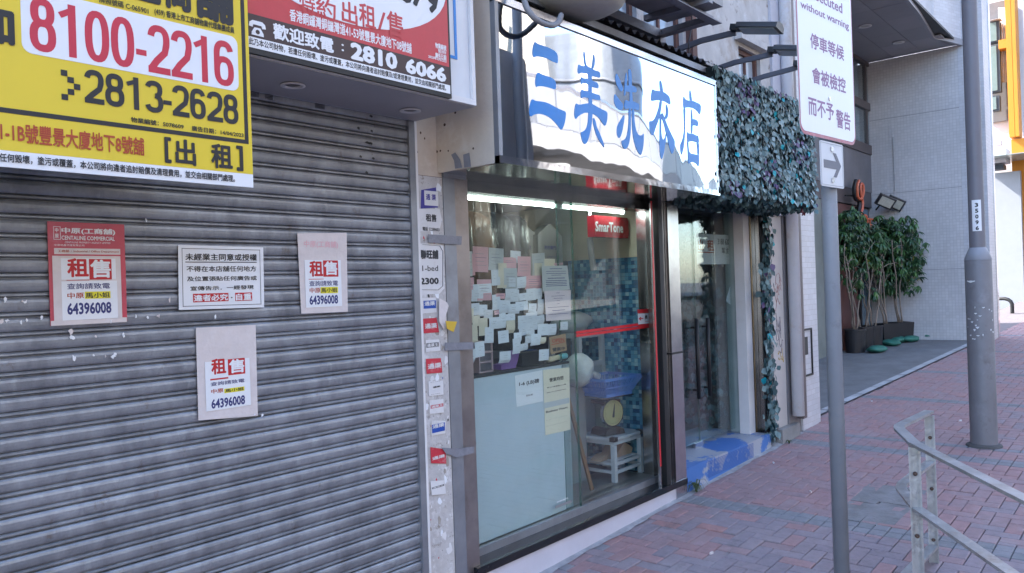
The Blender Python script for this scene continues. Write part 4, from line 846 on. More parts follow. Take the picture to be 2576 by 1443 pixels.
MB().tube([(0, 0, 0), (.09, 0, .004)], .015, 12).build('roll', M['cream_p'], t, smooth=True); MB().tube([(.0905, 0, .004), (.16, 0, .008)], .015, 12).build('end', pm('cyan_sleeve', (.16, .52, .62), .4), t, smooth=True)

# red sign box
t = thing('red_sign_box', 'small red light box sign with white lettering hanging inside the laundry', 'sign box', (0, .30, 0))
a = lp(t, (1497, 596)); c = lp(t, (1577, 549)); 
MB().box(a[0], 0, a[1], 4.32, .055, c[1]).build('box', pm('red_acrylic', (.42, .015, .025), .25, var=.05), t)
MB().box(4.3205, .01, a[1]+.015, 4.345, .05, c[1]-.015).build('end_cap', M['red'], t)
joined(t, 'lettering', [('SmarTone', (1498, 583), (1567, 562), .03)], M['paper'], -.002)
MB().tube([(a[0]+.05, .07, c[1]), (a[0]+.05, .07, 2.0)], .012, 8).build('hanger', M['steel'], t)
MB().tube([(a[0]+.06, .08, a[1]-.001), (a[0]+.07, .08, a[1]-.11), (a[0]+.09, .08, a[1]-.2)], .02, 8).build('cable_wrap', pm('plastic_wrap', (.3, .3, .3), .3, var=.4), t)
# stool table, scale, basket
wt = pm('white_plastic', (.55, .57, .62), .4, var=.06, stain=[(.4, .38, .36)], sscale=6); FZ = .236
t = thing('low_table', 'white plastic low table with dark corners carrying the scale', 'table', (3.99, .24, FZ))
TW, TD, TH = .33, .27, .27
MB().box(0, 0, TH-.02, TW, TD, TH, bev=.004).build('top', wt, t); MB().box(.01, .01, TH-.045, TW-.01, TD-.01, TH-.0205).build('apron', wt, t)
for x in (0, TW-.028):
    for y in (0.002, TD-.03): MB().box(x, y, 0, x+.028, y+.028, TH-.046).build('leg', wt, t)
    for y in (-.003, TD-.035): MB().box(x-.003, y, TH-.022, x+.034, y+.038, TH+.004).build('corner_guard', M['black'], t)
for z_ in (.05, .10): MB().box(.0285, .004, z_, TW-.0285, .02, z_+.018).build('rail', wt, t); MB().box(.005, .031, z_, .02, TD-.031, z_+.018).build('rail', wt, t); MB().box(TW-.022, .031, z_, TW-.006, TD-.031, z_+.018).build('rail', wt, t)
MB().box(.03, .03, .119, TW-.03, TD-.03, .125).build('shelf', wt, t)
t = thing('cardboard', 'crumpled brown cardboard on the shelf under the low table', 'cardboard', (4.05, .30, FZ+.126))
b = MB(); b.prism([(0, 0), (.22, 0), (.24, .03), (.20, .055), (.15, .08), (.11, .065), (.06, .02)], 0, .12); b.build('folded_sheet', M['card'], t)
MB().prism([(-.02, -.0), (-.1, -.0), (-.06, .02), (-.021, .03)], .02, .1).build('flap', M['card'], t)
t = thing('weighing_scale', 'old dial weighing scale with round cream face on the low table', 'scale', (4.10, .36, FZ+TH+.0045), (0, 0, -.25))
dg = pm('dark_scale_metal', (.06, .055, .05), .5, metal=.5, var=.2)
MB().prism([(-.085, 0), (.085, 0), (.07, .03), (.04, .045), (-.04, .045), (-.07, .03)], -.07, .07).build('foot', dg, t)
MB().box(-.05, -.03, .0455, .05, .06, .19).build('body', pm('greenish_body', (.16, .20, .17), .4, var=.1), t)
def disc(r, y0, y1, cz, n=32): return MB().prism([(r*math.cos(2*math.pi*i/n), cz+r*math.sin(2*math.pi*i/n)) for i in range(n)], y0, y1)
disc(.088, -.055, -.031, .135).build('dial_rim', M['steel'], t); disc(.080, -.058, -.0555, .135).build('dial', pm('cream_dial', (.50, .43, .20), .4, var=.05), t)
b = MB()
for q in range(40): a = 2*math.pi*q/40; r0 = .064 if q % 5 else .058; dx, dz = math.cos(a), math.sin(a); nx_, nz_ = -dz*.0007, dx*.0007; b.poly([(dx*r0-nx_, -.0586, .135+dz*r0-nz_), (dx*.071-nx_, -.0586, .135+dz*.071-nz_), (dx*.071+nx_, -.0586, .135+dz*.071+nz_), (dx*r0+nx_, -.0586, .135+dz*r0+nz_)])
b.build('dial_marks', M['ink'], t, kind='stuff')
MB().prism([(-.011, .115), (-.008, .107), (.004, .107), (.006, .117), (.012, .192), (.009, .193)], -.062, -.060).build('needle', M['ink'], t)
MB().box(-.07, -.05, .191, .07, .07, .212).build('head', dg, t); MB().tube([(0, 0, .2125), (0, 0, .238)], .012, 8).build('stem', dg, t)
MB().box(-.13, -.11, .2385, .13, .11, .245).build('pan', M['steel'], t)
zb_ = FZ+TH+.0045+.246
t = thing('laundry_basket', 'blue slatted plastic basket standing on the weighing scale', 'basket', (4.09, .35, zb_), (0, 0, -.1))
bp_ = pm('blue_plastic', (.10, .22, .56), .35, var=.06); A_ = (.125, .10); B_ = (.185, .14); HB = .105
MB().box(-A_[0], -A_[1], 0, A_[0], A_[1], .006).build('base', bp_, t)
def rr_(f): return A_[0]+(B_[0]-A_[0])*f, A_[1]+(B_[1]-A_[1])*f
for k_, (f, hh, nm) in enumerate(((0, .012, 'lower_band'), (.47, .010, 'middle_band'), (.93, .016, 'rim'))):
    ax, ay = rr_(f); b = MB(); z_ = .0065+HB*f
    b.box(-ax, -ay, z_, ax, -ay+.004, z_+hh); b.box(-ax, ay-.004, z_, ax, ay, z_+hh); b.box(-ax, -ay+.0041, z_, -ax+.004, ay-.0041, z_+hh); b.box(ax-.004, -ay+.0041, z_, ax, ay-.0041, z_+hh); b.build(nm, bp_, t)
b = MB(); nn = 22
for s_ in (-1, 1):
    for q in range(nn+1):
        f = q/nn*2-1; b.bar([(f*A_[0], s_*(A_[1]-.002), .0185), (f*B_[0], s_*(B_[1]-.003), HB)], .0055, .003, (1, 0, 0))
    for q in range(15):
        f = q/14*2-1; b.bar([(s_*(A_[0]-.002), f*A_[1]*.97, .0185), (s_*(B_[0]-.003), f*B_[1]*.97, HB)], .0055, .003, (0, 1, 0))
b.build('slat', bp_, t, kind='stuff')
t = thing('side_frame', 'white plastic trolley frame beside the mosaic wall of the laundry', 'trolley', (4.06, .53, FZ))
for x in (0, .26):
    for y in (0, .22): MB().box(x, y, 0, x+.03, y+.03, .90).build('post', wt, t)
for z_ in (.68, .87): MB().box(.0305, 0, z_, .2595, .03, z_+.03).build('rail', wt, t); MB().box(0, .0305, z_, .03, .2195, z_+.03).build('rail', wt, t)
MB().box(.0305, .01, .25, .2595, .02, .679).build('panel', pm('white_panel2', (.42, .45, .50), .4, var=.05), t)
t = thing('filled_bag', 'grey white plastic bag of laundry lying on the trolley', 'bag', (4.14, .66, FZ+.97))
b = MB(); nb, ns = 10, 14
def blob(b, sx, sy, sz, seed):
    r_b = random.Random(seed); k = len(b.v); ph = [r_b.uniform(0, 6) for _ in range(4)]
    for i in range(nb+1):
        th = math.pi*i/nb
        for j in range(ns):
            a = 2*math.pi*j/ns; q = 1+.12*math.sin(3*a+ph[0]+th*2)+.08*math.sin(5*a+ph[1]-th*3)
            b.v.append((sx*math.sin(th)*math.cos(a)*q, sy*math.sin(th)*math.sin(a)*q, sz*math.cos(th)))
    for i in range(nb):
        for j in range(ns): b.f.append((k+i*ns+j, k+(i+1)*ns+j, k+(i+1)*ns+(j+1) % ns, k+i*ns+(j+1) % ns)); b.m.append(0)
    return b
bagm = pm('bag_film', (.42, .45, .48), .3, var=.12, scale=8, bump=.8, bscale=14)
blob(MB(), .16, .12, .08, 3).build('bag_body', bagm, t, smooth=True)
t = thing('filled_bag', 'white tied plastic bag hanging just right of the pane joint', 'bag', (3.87, .40, .93))
blob(MB(), .10, .09, .105, 5).build('bag_body', pm('white_bag_film', (.58, .60, .62), .3, var=.12, scale=10, bump=.9, bscale=18), t, smooth=True)
MB().tube([(.085, 0, .0), (.115, -.01, -.02), (.165, -.02, -.06)], [.03, .014, .03], 9).build('knot', MATS['white_bag_film'], t, smooth=True)
MB().box(3.66, .44, FZ, 3.98, .75, .83).build('storage_cabinet', pm('grey_cabinet', (.28, .28, .29), .5, var=.1), None, label='pale grey cabinet behind the tied bag in the laundry', cat='cabinet')
t = thing('wooden_stick', 'brown wooden stick leaning inside the laundry near the pane joint', 'stick', (3.78, .27, FZ))
MB().bar([(0, 0, 0), (-.10, .10, .62)], .028, .012, (1, 0, 0)).build('stick', M['wood'], t)
t = thing('dark_machine', 'dark machine with blue cloth at the back of the laundry', 'machine', (3.55, 1.0, .22))
MB().box(0, 0, 0, .6, .5, 1.35).build('body', pm('machine_grey', (.12, .125, .14), .5, var=.2), t); MB().box(.02, -.008, .9, .5, -.001, .93).build('red_stripe', M['red'], t)
MB().box(.15, -.02, 1.0, .35, -.009, 1.12).build('white_sheet', M['grey_p'], t); blob(MB(), .16, .12, .2, 8).build('blue_cloth', pm('blue_cloth', (.03, .07, .24), .9, var=.2), t, smooth=True, loc=(.42, -.14, .62))

# tapes on the right pane
MB().bar([Vector((4.118, .005, 1.94)), Vector((4.128, .005, .34))], .014, .002, (1, 0, 0)).build('red_strip', M['redtape'], None, label='long vertical red tape on the right pane of the laundry', cat='tape')
p0 = U((1445, 838), 'y', GY+.025); p1 = U((1645, 812), 'y', GY+.025)
t = thing('red_tape_band', 'horizontal red double tape band across the right pane of the laundry', 'tape')
for dz in (0, -.018): MB().bar([p0+Vector((0, 0, dz)), p1+Vector((0, 0, dz*1.2))], .0155, .001, (0, 0, 1)).build('tape', M['redtape'], t)
t = thing('pull_label', 'white and red door label with an arrow on the right pane', 'sticker', (0, GY+.022, 0)); cS = K(2.885, 2230, 800)
MB().prism([lp(t, cS(*p)) for p in [(760, 1352), (952, 1330), (945, 1222), (755, 1230)]], 0, .001).build('plate', M['paper'], t)
for P_ in ([(752, 1228), (1010, 1212), (1005, 1165), (750, 1185)], [(765, 1400), (950, 1370), (950, 1338), (762, 1356)]): MB().prism([lp(t, cS(*p)) for p in P_], -.0002, .0012).build('red_edge', M['redtape'], t)
joined(t, 'lettering', [('←', cS(765, 1310), cS(815, 1262), .05), ('Pulling', cS(838, 1325), cS(905, 1308), .03)], M['redtape'], -.0008); joined(t, 'lettering', [('趟', cS(835, 1290), cS(862, 1245), .03)], M['ink'], -.0008)
# duct tapes on the left frame
for k, (lb, P_, y_) in enumerate((('grey duct tape across the frame above the sticker with big characters', [(225, 538), (455, 555), (460, 495), (222, 480)], -.014), ('grey duct tape across the frame beside the yellow scrap', [(342, 1300), (540, 1290), (540, 1240), (342, 1243)], -.014))):
    cA = K(1.803, 1550, 650); t = thing('duct_tape', lb, 'tape', (0, y_, 0), group='duct tape on the frame'); MB().prism([lp(t, cA(*p)) for p in P_], 0, .0015).build('strip', M['tape'], t)
cA = K(1.803, 1550, 650); cE = K(1.7175, 1550, 1400)
t = thing('duct_tape', 'grey duct tape across the lower frame beside a red sticker', 'tape', (0, -.014, 0), group='duct tape on the frame'); MB().prism([lp(t, cE(*p)) for p in [(330, 640), (405, 668), (520, 635), (518, 592), (405, 608), (300, 600)]], 0, .0015).build('strip', M['tape'], t)
c2 = K(1.924, 900, 0)
for lb, P_ in (('left bent grey tape end above the steel frame corner', [(1690, 1270), (1742, 1262), (1725, 1200), (1690, 1148), (1660, 1165), (1682, 1210)]), ('right short grey tape end above the steel frame corner', [(1758, 1262), (1808, 1255), (1795, 1150), (1750, 1165)])):
    t = thing('duct_tape', lb, 'tape', (2.330, 0, 0), (0, 0, RAD(-90)), group='duct tape on the frame'); MB().prism([lp(t, c2(*p)) for p in P_][::-1], -.001, .001).build('strip', M['tape'], t)

# ================================================================== STICKERS ON THE PILASTER
ws = pm('sticker_white', (.68, .66, .66), .5, var=.06, stain=[(.42, .38, .34)], sscale=14, samt=.4)
sb_ = flat('sticker_blue', (.015, .07, .36)); sr_ = pm('sticker_red', (.55, .03, .05), .5, var=.1, stain=[(.7, .5, .5)], sscale=20, samt=.5); sv = flat('sticker_violet', (.05, .04, .25)); sk = flat('sticker_black', (.03, .03, .035))
def sticker(lb, c, P_, frame, ink, body, inner, big=None, ninv=True, extra=None):
    t = thing('advert_sticker', lb, 'sticker', (0, -.0045-.0003*len([o for o in bpy.data.objects if o.name.startswith('advert_sticker')]) % .003, 0), group='small advert stickers on the pilaster')
    MB().prism([lp(t, c(*p)) for p in P_], -.0006, 0).build('sheet', frame, t)
    (bl_, tr_) = inner
    if ninv: rect(t, 'ink_block', c(*bl_), c(*tr_), ink, -.0012, -.0007)
    joined(t, 'lettering', [(body, c(*(big[0] if big else (bl_[0]+3, bl_[1]-3))), c(*(big[1] if big else (tr_[0]-3, tr_[1]+3))), .03)], ws if ninv else ink, -.0015)
    for b2 in (extra or []): joined(t, 'lettering', [b2], ink, -.0012)
    return t
WM_ADD
sticker('violet framed white sticker, topmost on the pilaster', cA, [(168, 300), (290, 292), (275, 150), (172, 168)], sv, ws, '通 渠', ((196, 275), (290, 180)), ((205, 238), (275, 200)), True)
_t = bpy.data.objects['advert_sticker']
for ch in list(_t.children):
    if ch.name.startswith('ink_block'): ch.data.materials[0] = ws
    if ch.name.startswith('lettering'): ch.data.materials[0] = sv
t = thing('torn_advert', 'torn white advert reading for rent with a phone number, under the violet sticker', 'poster remnant', (0, -.0042, 0))
MB().prism([lp(t, cA(*p)) for p in [(158, 460), (300, 455), (318, 380), (300, 300), (150, 300), (155, 380)]], -.0006, 0).build('sheet', ws, t)
joined(t, 'lettering', [('租售', cA(205, 390), cA(278, 340), .04), ('電話 52288603', cA(182, 455), cA(300, 432), .02)], sk, -.0012)
t = thing('torn_advert', 'big torn white advert with black frame reading 2300 on the pilaster', 'poster remnant', (0, -.0041, 0))
MB().prism([lp(t, cA(*p)) for p in [(165, 905), (300, 900), (335, 860), (325, 560), (290, 545), (165, 545)]], -.0006, 0).build('sheet', ws, t)
joined(t, 'lettering', [('聯旺舖', cA(165, 655), cA(292, 590), .05), ('2300', cA(165, 835), cA(295, 785), .05), ('1-bed', cA(180, 740), cA(290, 700), .01)], sk, -.0012)
MB().bar([Vector((lp(t, cA(*p))[0], -.001, lp(t, cA(*p))[1])) for p in [(175, 870), (290, 872), (322, 845), (322, 600), (300, 562), (180, 552)]], .004, .001, (0, 1, 0)).build('black_frame', sk, t)
sticker('blue and white sticker with a white gap, above the red one', cA, [(178, 1040), (280, 1030), (275, 925), (175, 930)], ws, sb_, '通渠', ((190, 1005), (275, 945)), ((195, 985), (268, 950)))
sticker('red and white square sticker beside the curled paper strip', cA, [(190, 1178), (297, 1170), (280, 1068), (180, 1075)], sr_, sr_, '通渠', ((195, 1150), (285, 1100)), None)
sticker('black and white sticker below the red square one', cA, [(205, 1310), (305, 1300), (298, 1220), (203, 1225)], ws, sk, '通渠王', ((210, 1280), (295, 1240)), None)
sticker('bright red sticker with white words near the middle of the pilaster', cE, [(200, 105), (305, 97), (295, 0), (195, 5)], sr_, sr_, '通渠', ((205, 80), (300, 25)), None)
sticker('white sticker with thin black rules below the bright red one', cE, [(215, 255), (313, 245), (310, 150), (212, 155)], ws, sk, '通渠', ((240, 205), (295, 180)), None, False, [('92-563', cE(225, 165), cE(290, 153), .03), ('92-563', cE(228, 245), cE(290, 236), .03)])
sticker('white sticker with a narrow red bar, above the lower blue one', cE, [(220, 375), (315, 365), (312, 275), (218, 283)], ws, sr_, '通渠王', ((228, 340), (312, 303)), None)
sticker('lower blue and white sticker on the pilaster', cE, [(232, 520), (325, 505), (328, 420), (232, 418)], ws, sb_, '通渠', ((238, 505), (322, 430)), ((240, 475), (318, 432)))
sticker('red sticker with a rounded corner left of the lower duct tape', cE, [(230, 705), (332, 708), (328, 640), (310, 610), (225, 597)], sr_, sr_, '通渠', ((235, 690), (325, 640)), None)
sticker('black and white sticker, lowest on the pilaster', cE, [(235, 920), (330, 910), (320, 820), (225, 825)], ws, sk, '通渠王', ((238, 880), (318, 845)), None)
t = thing('curled_paper', 'curled cream paper strip peeling off the pilaster with a yellow end', 'paper scrap', (0, -.0055, 0))
b = MB(); a_ = [lp(t, cA(*p)) for p in [(285, 930), (340, 960), (352, 985), (330, 1060), (345, 1140), (318, 1150), (285, 1095)]]; b.prism(a_, -.012, -.010); b.build('strip', M['beige_p'], t)
MB().prism([lp(t, cA(*p)) for p in [(310, 1090), (390, 1095), (365, 1168), (320, 1145)]], -.03, -.028).build('yellow_end', pm('yellow_scrap', (.65, .42, .04), .6), t)

# ================================================================== LEAFY SHOP FRONT (right of the laundry)
lv = thing('leafy_sign_box', 'sign box covered in grey green artificial leaves above the glass door', 'sign box', (4.31, -.35, 1.99))
LW = 1.62; LH = .74
MB().box(.0, .012, -.02, LW, .40, LH-.01).build('box', pm('dark_leaf_backing', (.02, .028, .03), .9, var=.3), lv)
lcol = [(.11, .19, .205), (.16, .25, .265), (.075, .145, .16), (.21, .31, .33), (.01, .33, .40), (.12, .085, .19), (.045, .09, .10), (.28, .38, .40)]
LM = [pm('leaf_%d' % i, c, .45, var=.15, scale=20, spec=.4) for i, c in enumerate(lcol)]
def leaf_v(s=1.0):
    b = MB(); w_ = .5*s
    P = [(0, 0, .02), (-.46*w_*2, -.12*s, -.30*s), (0, -.06*s, -.34*s), (.46*w_*2, -.13*s, -.30*s), (-.36*w_*2, -.20*s, -.62*s), (0, -.16*s, -.66*s), (.36*w_*2, -.20*s, -.62*s), (0, -.20*s, -1.0*s)]
    b.v = P; b.f = [(0, 1, 2), (0, 2, 3), (1, 4, 5, 2), (2, 5, 6, 3), (4, 7, 5), (5, 7, 6)]; b.m = [0]*6; return b
LV = leaf_v(); lmesh = [LV.mesh('leaf', m, True) for m in LM]
rl = random.Random(21)
def leaves(parent, spots, limit=299):
    """spots: (x,y,z, rx,rz,size,colour) sorted nearest first"""
    jb = MB()
    for n, (x, y, z, ry, rz, rx, sz, ci) in enumerate(spots):
        if n < limit: obj('leaf', lmesh[ci], parent, loc=(x, y, z), rot=(rx, ry, rz)).scale = (sz, sz, sz)
        else: jb.add(LV.v, LV.f, Matrix.LocRotScale(Vector((x, y, z)), Euler((rx, ry, rz)), Vector((sz, sz, sz))), ci)
    if jb.v: jb.build('leaf', LM, parent, smooth=True, kind='stuff')
def lc(x, z):
    q = math.sin(x*9+z*7)+math.sin(x*4-z*11)
    if rl.random() < .035: return 4
    if q > 1.1 and rl.random() < .45: return 5
    return rl.choice([0, 1, 1, 3, 2, 0, 7, 6, 3])
sp = []
x = 0
while x < LW:
    z = -.01
    while z < LH+.0:
        sp.append((x+rl.uniform(-.012, .012), rl.uniform(-.012, .008), z+rl.uniform(-.012, .012)+.02, rl.uniform(-.6, .6), rl.uniform(-.5, .5), rl.uniform(-.35, .75), rl.uniform(.030, .046), lc(x, z))); z += .0235
    x += .0235
sp.sort(key=lambda q: q[0]+q[2]*0+rl.random()*.02)
under = []
for i in range(700):
    under.append((rl.uniform(0, LW), rl.uniform(.0, .40), rl.uniform(-.04, -.01), rl.uniform(-.6, .6), rl.uniform(-3, 3), rl.uniform(.2, 1.1), rl.uniform(.03, .045), rl.choice([2, 6, 0])))
for i in range(60): under.append((rl.uniform(-.015, .0), rl.uniform(.0, .3), rl.uniform(0, LH), rl.uniform(-.6, .6), -1.5, rl.uniform(0, .5), .04, rl.choice([2, 6, 0])))
sp2 = sp[:299]+under+sp[299:]; leaves(lv, sp2)
MB().box(-.02, .05, LH+.005, LW+.05, .12, LH+.02).build('top_rail', M['rail'], lv)
b = MB(); 
for i in range(5): a = i*1.25; b.prism([(0, 0), (.02*math.cos(a)+.012, .02*math.sin(a)), (.03*math.cos(a+.4), .03*math.sin(a+.4)), (.02*math.cos(a+.9), .02*math.sin(a+.9))], -.01-.004*i, -.004*i)
b.build('dark_flower', pm('dark_red_petal', (.09, .01, .02), .7), lv, loc=(1.34, .02, -.07))
# wall strip of leaves beside the door
vn = thing('ivy_garland', 'narrow hanging strip of green artificial ivy right of the glass door', 'ivy garland', (5.80, .02, .2))
sp = []
for i in range(430):
    z = rl.uniform(.0, 1.78); x = rl.gauss(0, .045)+.02*math.sin(z*9); sp.append((x, rl.uniform(-.05, .0), z+.03, rl.uniform(-.8, .8), rl.uniform(-.8, .8), rl.uniform(-.1, .5), rl.uniform(.04, .062), rl.choice([0, 2, 6, 5, 0, 1, 6, 4] if rl.random() < .3 else [0, 2, 6, 1])))
sp.sort(key=lambda q: q[1]); leaves(vn, sp, 200)
MB().box(-.05, .0, -.03, .05, .01, 1.8).build('backing_strip', M['black'], vn)

dr = thing('glass_door_front', 'frameless glass door front with long black handles above the blue step', 'glass door')
MB().box(4.428, .30, .27, 5.44, .31, 1.97).build('pane', M['glassd'], dr) if 0 else None
dx0, dx1 = 4.43, 5.86; DY = .24
xj = U((1748, 700), 'y', DY).x
MB().box(4.43, DY, .30, xj-.004, DY+.01, 1.97).build('pane', M['glassd'], dr); MB().box(xj+.004, DY, .30, dx1-.05, DY+.01, 1.97).build('pane', M['glassd'], dr)
MB().box(xj-.0038, DY, .30, xj+.0038, DY+.01, 1.97).build('joint', M['glassg'], dr)
for s_ in (-1, 1):
    p = U((1748+s_*26, 900), 'y', DY-.05); x = xj+s_*.085
    hb = MB().tube([(x, DY-.045, .62), (x, DY-.045, 1.18)], .014, 10).build('handle', M['black'], dr, smooth=True)
    for z_ in (.68, 1.12): MB().tube([(x, DY-.033, z_), (x, DY, z_)], .008, 8).build('standoff', M['black'], hb)
MB().box(xj-.09, DY-.008, .262, xj+.03, DY+.018, .2995).build('floor_patch', M['steel'], dr)
MB().box(5.70, .20, .27, 5.745, .29, 1.97).build('frame', pm('green_grey_frame', (.40, .46, .45), .3), dr)
MB().box(5.67, .12, .267, 5.775, .199, 1.975).build('white_post', M['white'], dr)
MB().box(5.78, .12, .1, 5.88, .30, 1.975).build('steel_post', M['dsteel'], dr)
MB().box(5.79, .117, .27, 5.805, .1195, 1.97).build('brass_edge', pm('brass_edge', (.35, .25, .14), .3, metal=1), dr)
MB().box(5.885, .06, .1, 5.945, .30, 1.97).build('steel_post', M['steel'], dr)
stp = thing('blue_step', 'raised step with patchy bright blue paint in front of the glass door', 'step', (4.43, 0, 0))
bm_ = bpy.data.materials.new('worn_blue_paint'); bm_.use_nodes = True; n_ = bm_.node_tree; bs = n_.nodes['Principled BSDF']
tc = n_.nodes.new('ShaderNodeTexCoord'); no = n_.nodes.new('ShaderNodeTexNoise'); no.inputs['Scale'].default_value = 2.6; no.inputs['Detail'].default_value = 9; no.inputs['Roughness'].default_value = .72; n_.links.new(tc.outputs['Object'], no.inputs[0])
sp_ = n_.nodes.new('ShaderNodeSeparateXYZ'); n_.links.new(tc.outputs['Object'], sp_.inputs[0]); mr = n_.nodes.new('ShaderNodeMapRange'); mr.inputs[1].default_value = 0; mr.inputs[2].default_value = 1.35; mr.inputs[3].default_value = .075; mr.inputs[4].default_value = -.085; n_.links.new(sp_.outputs[0], mr.inputs[0])
ad = n_.nodes.new('ShaderNodeMath'); n_.links.new(no.outputs[0], ad.inputs[0]); n_.links.new(mr.outputs[0], ad.inputs[1])
cr = n_.nodes.new('ShaderNodeMapRange'); cr.inputs[1].default_value = .50; cr.inputs[2].default_value = .53; n_.links.new(ad.outputs[0], cr.inputs[0])
mx = n_.nodes.new('ShaderNodeMix'); mx.data_type = 'RGBA'; mx.inputs[6].default_value = (.36, .38, .44, 1); mx.inputs[7].default_value = (.06, .17, .46, 1); n_.links.new(cr.outputs[0], mx.inputs[0]); n_.links.new(mx.outputs[2], bs.inputs[0]); bs.inputs['Roughness'].default_value = .5
b = MB(); b.box(0, 0, gz(4.43)-.02, 1.35, .60, .266); b.build('step_body', bm_, stp)
for k in range(12): MB().box(.30, -.0025, .248-.006*k*1.5, 1.02, -.0003, .251-.006*k*1.5).build('groove', pm('groove_blue', (.05, .12, .36), .6), stp)
MB().box(1.355, -.01, gz(5.8)-.02, 1.42, .3, .16).build('corner_block', M['concrete'], stp)
dri = thing('leafy_shop_room', 'dim inside of the leafy shop behind the glass door', 'room')
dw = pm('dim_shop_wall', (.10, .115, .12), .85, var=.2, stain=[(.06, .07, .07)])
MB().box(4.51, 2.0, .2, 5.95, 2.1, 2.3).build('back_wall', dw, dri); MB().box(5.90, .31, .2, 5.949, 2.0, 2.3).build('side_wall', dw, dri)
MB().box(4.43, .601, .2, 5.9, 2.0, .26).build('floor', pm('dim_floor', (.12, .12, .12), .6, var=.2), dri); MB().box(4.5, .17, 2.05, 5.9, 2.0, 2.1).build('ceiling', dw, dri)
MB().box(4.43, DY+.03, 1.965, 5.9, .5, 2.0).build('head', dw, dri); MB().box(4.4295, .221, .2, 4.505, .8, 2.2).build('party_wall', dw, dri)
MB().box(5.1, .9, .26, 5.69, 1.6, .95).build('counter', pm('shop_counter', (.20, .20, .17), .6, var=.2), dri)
sp = []
for i in range(700):
    sp.append((rl.uniform(5.60, 5.88), rl.uniform(.33, .95), rl.uniform(.3, 1.35) if rl.random() < .8 else rl.uniform(1.3, 1.9), rl.uniform(-.8, .8), rl.uniform(-1.5, .5), rl.uniform(0, .5), rl.uniform(.04, .06), rl.choice([0, 2, 6, 2])))
for i in range(500):
    sp.append((rl.uniform(4.7, 5.7), rl.uniform(.75, .95), rl.uniform(.28, .75), rl.uniform(-.8, .8), rl.uniform(-.8, .8), rl.uniform(0, .5), rl.uniform(.04, .06), rl.choice([0, 2, 6, 2])))
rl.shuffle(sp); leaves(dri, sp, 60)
t = thing('rent_poster', 'white to-let poster with red characters and number 3188 6309 inside the glass door', 'poster', (0, DY+.013, 0)); cD = K(1.804, 2500, 700)
MB().prism([lp(t, cD(*p)) for p in [(402, 603), (665, 600), (652, 398), (395, 385)]], 0, .0008).build('paper', M['paper'], t)
joined(t, 'lettering', [('出', cD(408, 505), cD(445, 430), .02), ('租', cD(475, 508), cD(520, 432), .02)], M['brick_ink'], -.0006); joined(t, 'lettering', [('3188 6309', cD(548, 462), cD(640, 425), .02), ('業主', cD(575, 525), cD(625, 485), .01)], M['ink'], -.0006)
rect(t, 'red_underline', cD(408, 520), cD(520, 515), M['brick_ink'], -.0008, -.0001)
t = thing('pennant', 'white paper pennant with a sagging tip hanging inside the glass door', 'pennant', (0, DY+.015, 0))
MB().prism([lp(t, cD(*p)) for p in [(605, 860), (700, 940), (690, 760), (665, 610), (650, 700)]], 0, .0008).build('paper', M['paper'], t)
joined(t, 'lettering', [('3188', cD(660, 790), cD(682, 770), .01)], M['navy'], -.0006)

# weed at the step foot
def weed(x, y, n, s, lb, m):
    t = thing('weed', lb, 'plant', (x, y, gz(x))); b = MB(); r_ = random.Random(int(x*100))
    for i in range(n):
        a = r_.uniform(0, 6.28); l = s*r_.uniform(.5, 1.1); dx, dy = math.cos(a), math.sin(a)*.5; w_ = .006
        P = [(0, 0, 0), (dx*l*.35, dy*l*.35, l*.6), (dx*l*.8, dy*l*.8, l*.55), (dx*l*1.1, dy*l*1.1, l*.2)]
        for k in range(3):
            ww = w_*(1-k*.3); w2 = w_*(1-(k+1)*.3); p, q = P[k], P[k+1]; b.poly([(p[0]-dy*ww*2, p[1]+dx*ww, p[2]), (q[0]-dy*w2*2, q[1]+dx*w2, q[2]), (q[0]+dy*w2*2, q[1]-dx*w2, q[2]), (p[0]+dy*ww*2, p[1]-dx*ww, p[2])])
    b.build('blades', m, t)
wg = pm('weed_green', (.06, .085, .03), .7, var=.3)
weed(4.50, -.03, 26, .11, 'tuft of grass growing at the foot of the steel column', wg)
weed(5.98, -.06, 12, .05, 'tiny weed at the cracked footing beyond the ivy', wg)
weed(6.92, .14, 14, .06, 'tiny weed at the edge of the asphalt forecourt', wg)

# ================================================================== CANOPY, BRACKET, AIR CONDITIONER, LAMPS
cn = thing('corrugated_canopy', 'narrow dark corrugated metal canopy above the laundry sign', 'canopy')
b = MB(); n = 150; xs = [2.36+i*(2.2/n) for i in range(n+1)]; k0 = len(b.v)
for x in xs:
    q = .014*math.sin(x*2*math.pi/.073); b.v += [(x, -.30, 2.745+q), (x, .015, 2.84+q)]
for i in range(n): b.f.append((2*i, 2*i+2, 2*i+3, 2*i+1)); b.m.append(0)
b.build('corrugated_sheet', pm('rusty_sheet', (.09, .08, .085), .6, metal=.4, var=.3, stain=[(.15, .09, .06)], sscale=6), cn, smooth=True)
MB().box(2.36, -.285, 2.69, 4.56, -.262, 2.725).build('front_rail', M['rail'], cn)
MB().box(2.36, -.255, 2.63, 4.31, .0, 2.689).build('gap_shade_board', M['black'], cn)  # black board stands in for the shade in the gap under the canopy
fr = thing('ac_bracket', 'grey steel angle bracket frame projecting above the canopy', 'bracket')
bc = U((1662, 86), 'y', -.22); zb3 = bc.z; oc = U((1775, 44), 'z', zb3); ang = pm('bracket_steel', (.24, .235, .26), .5, metal=.3, var=.2, stain=[(.20, .13, .09), (.34, .34, .38)], sscale=7)
def angle(p, q, nm='beam', up=.05):
    b = MB(); b.bar([p, q], up, .006, (0, 0, 1)); d = (q-p).normalized(); s2 = d.cross(Vector((0, 0, 1))); b.bar([p+Vector((0, 0, -up/2+.003))+s2*.025, q+Vector((0, 0, -up/2+.003))+s2*.025], .05, .006, tuple(s2)); return b.build(nm, ang, fr)
yo = oc.y
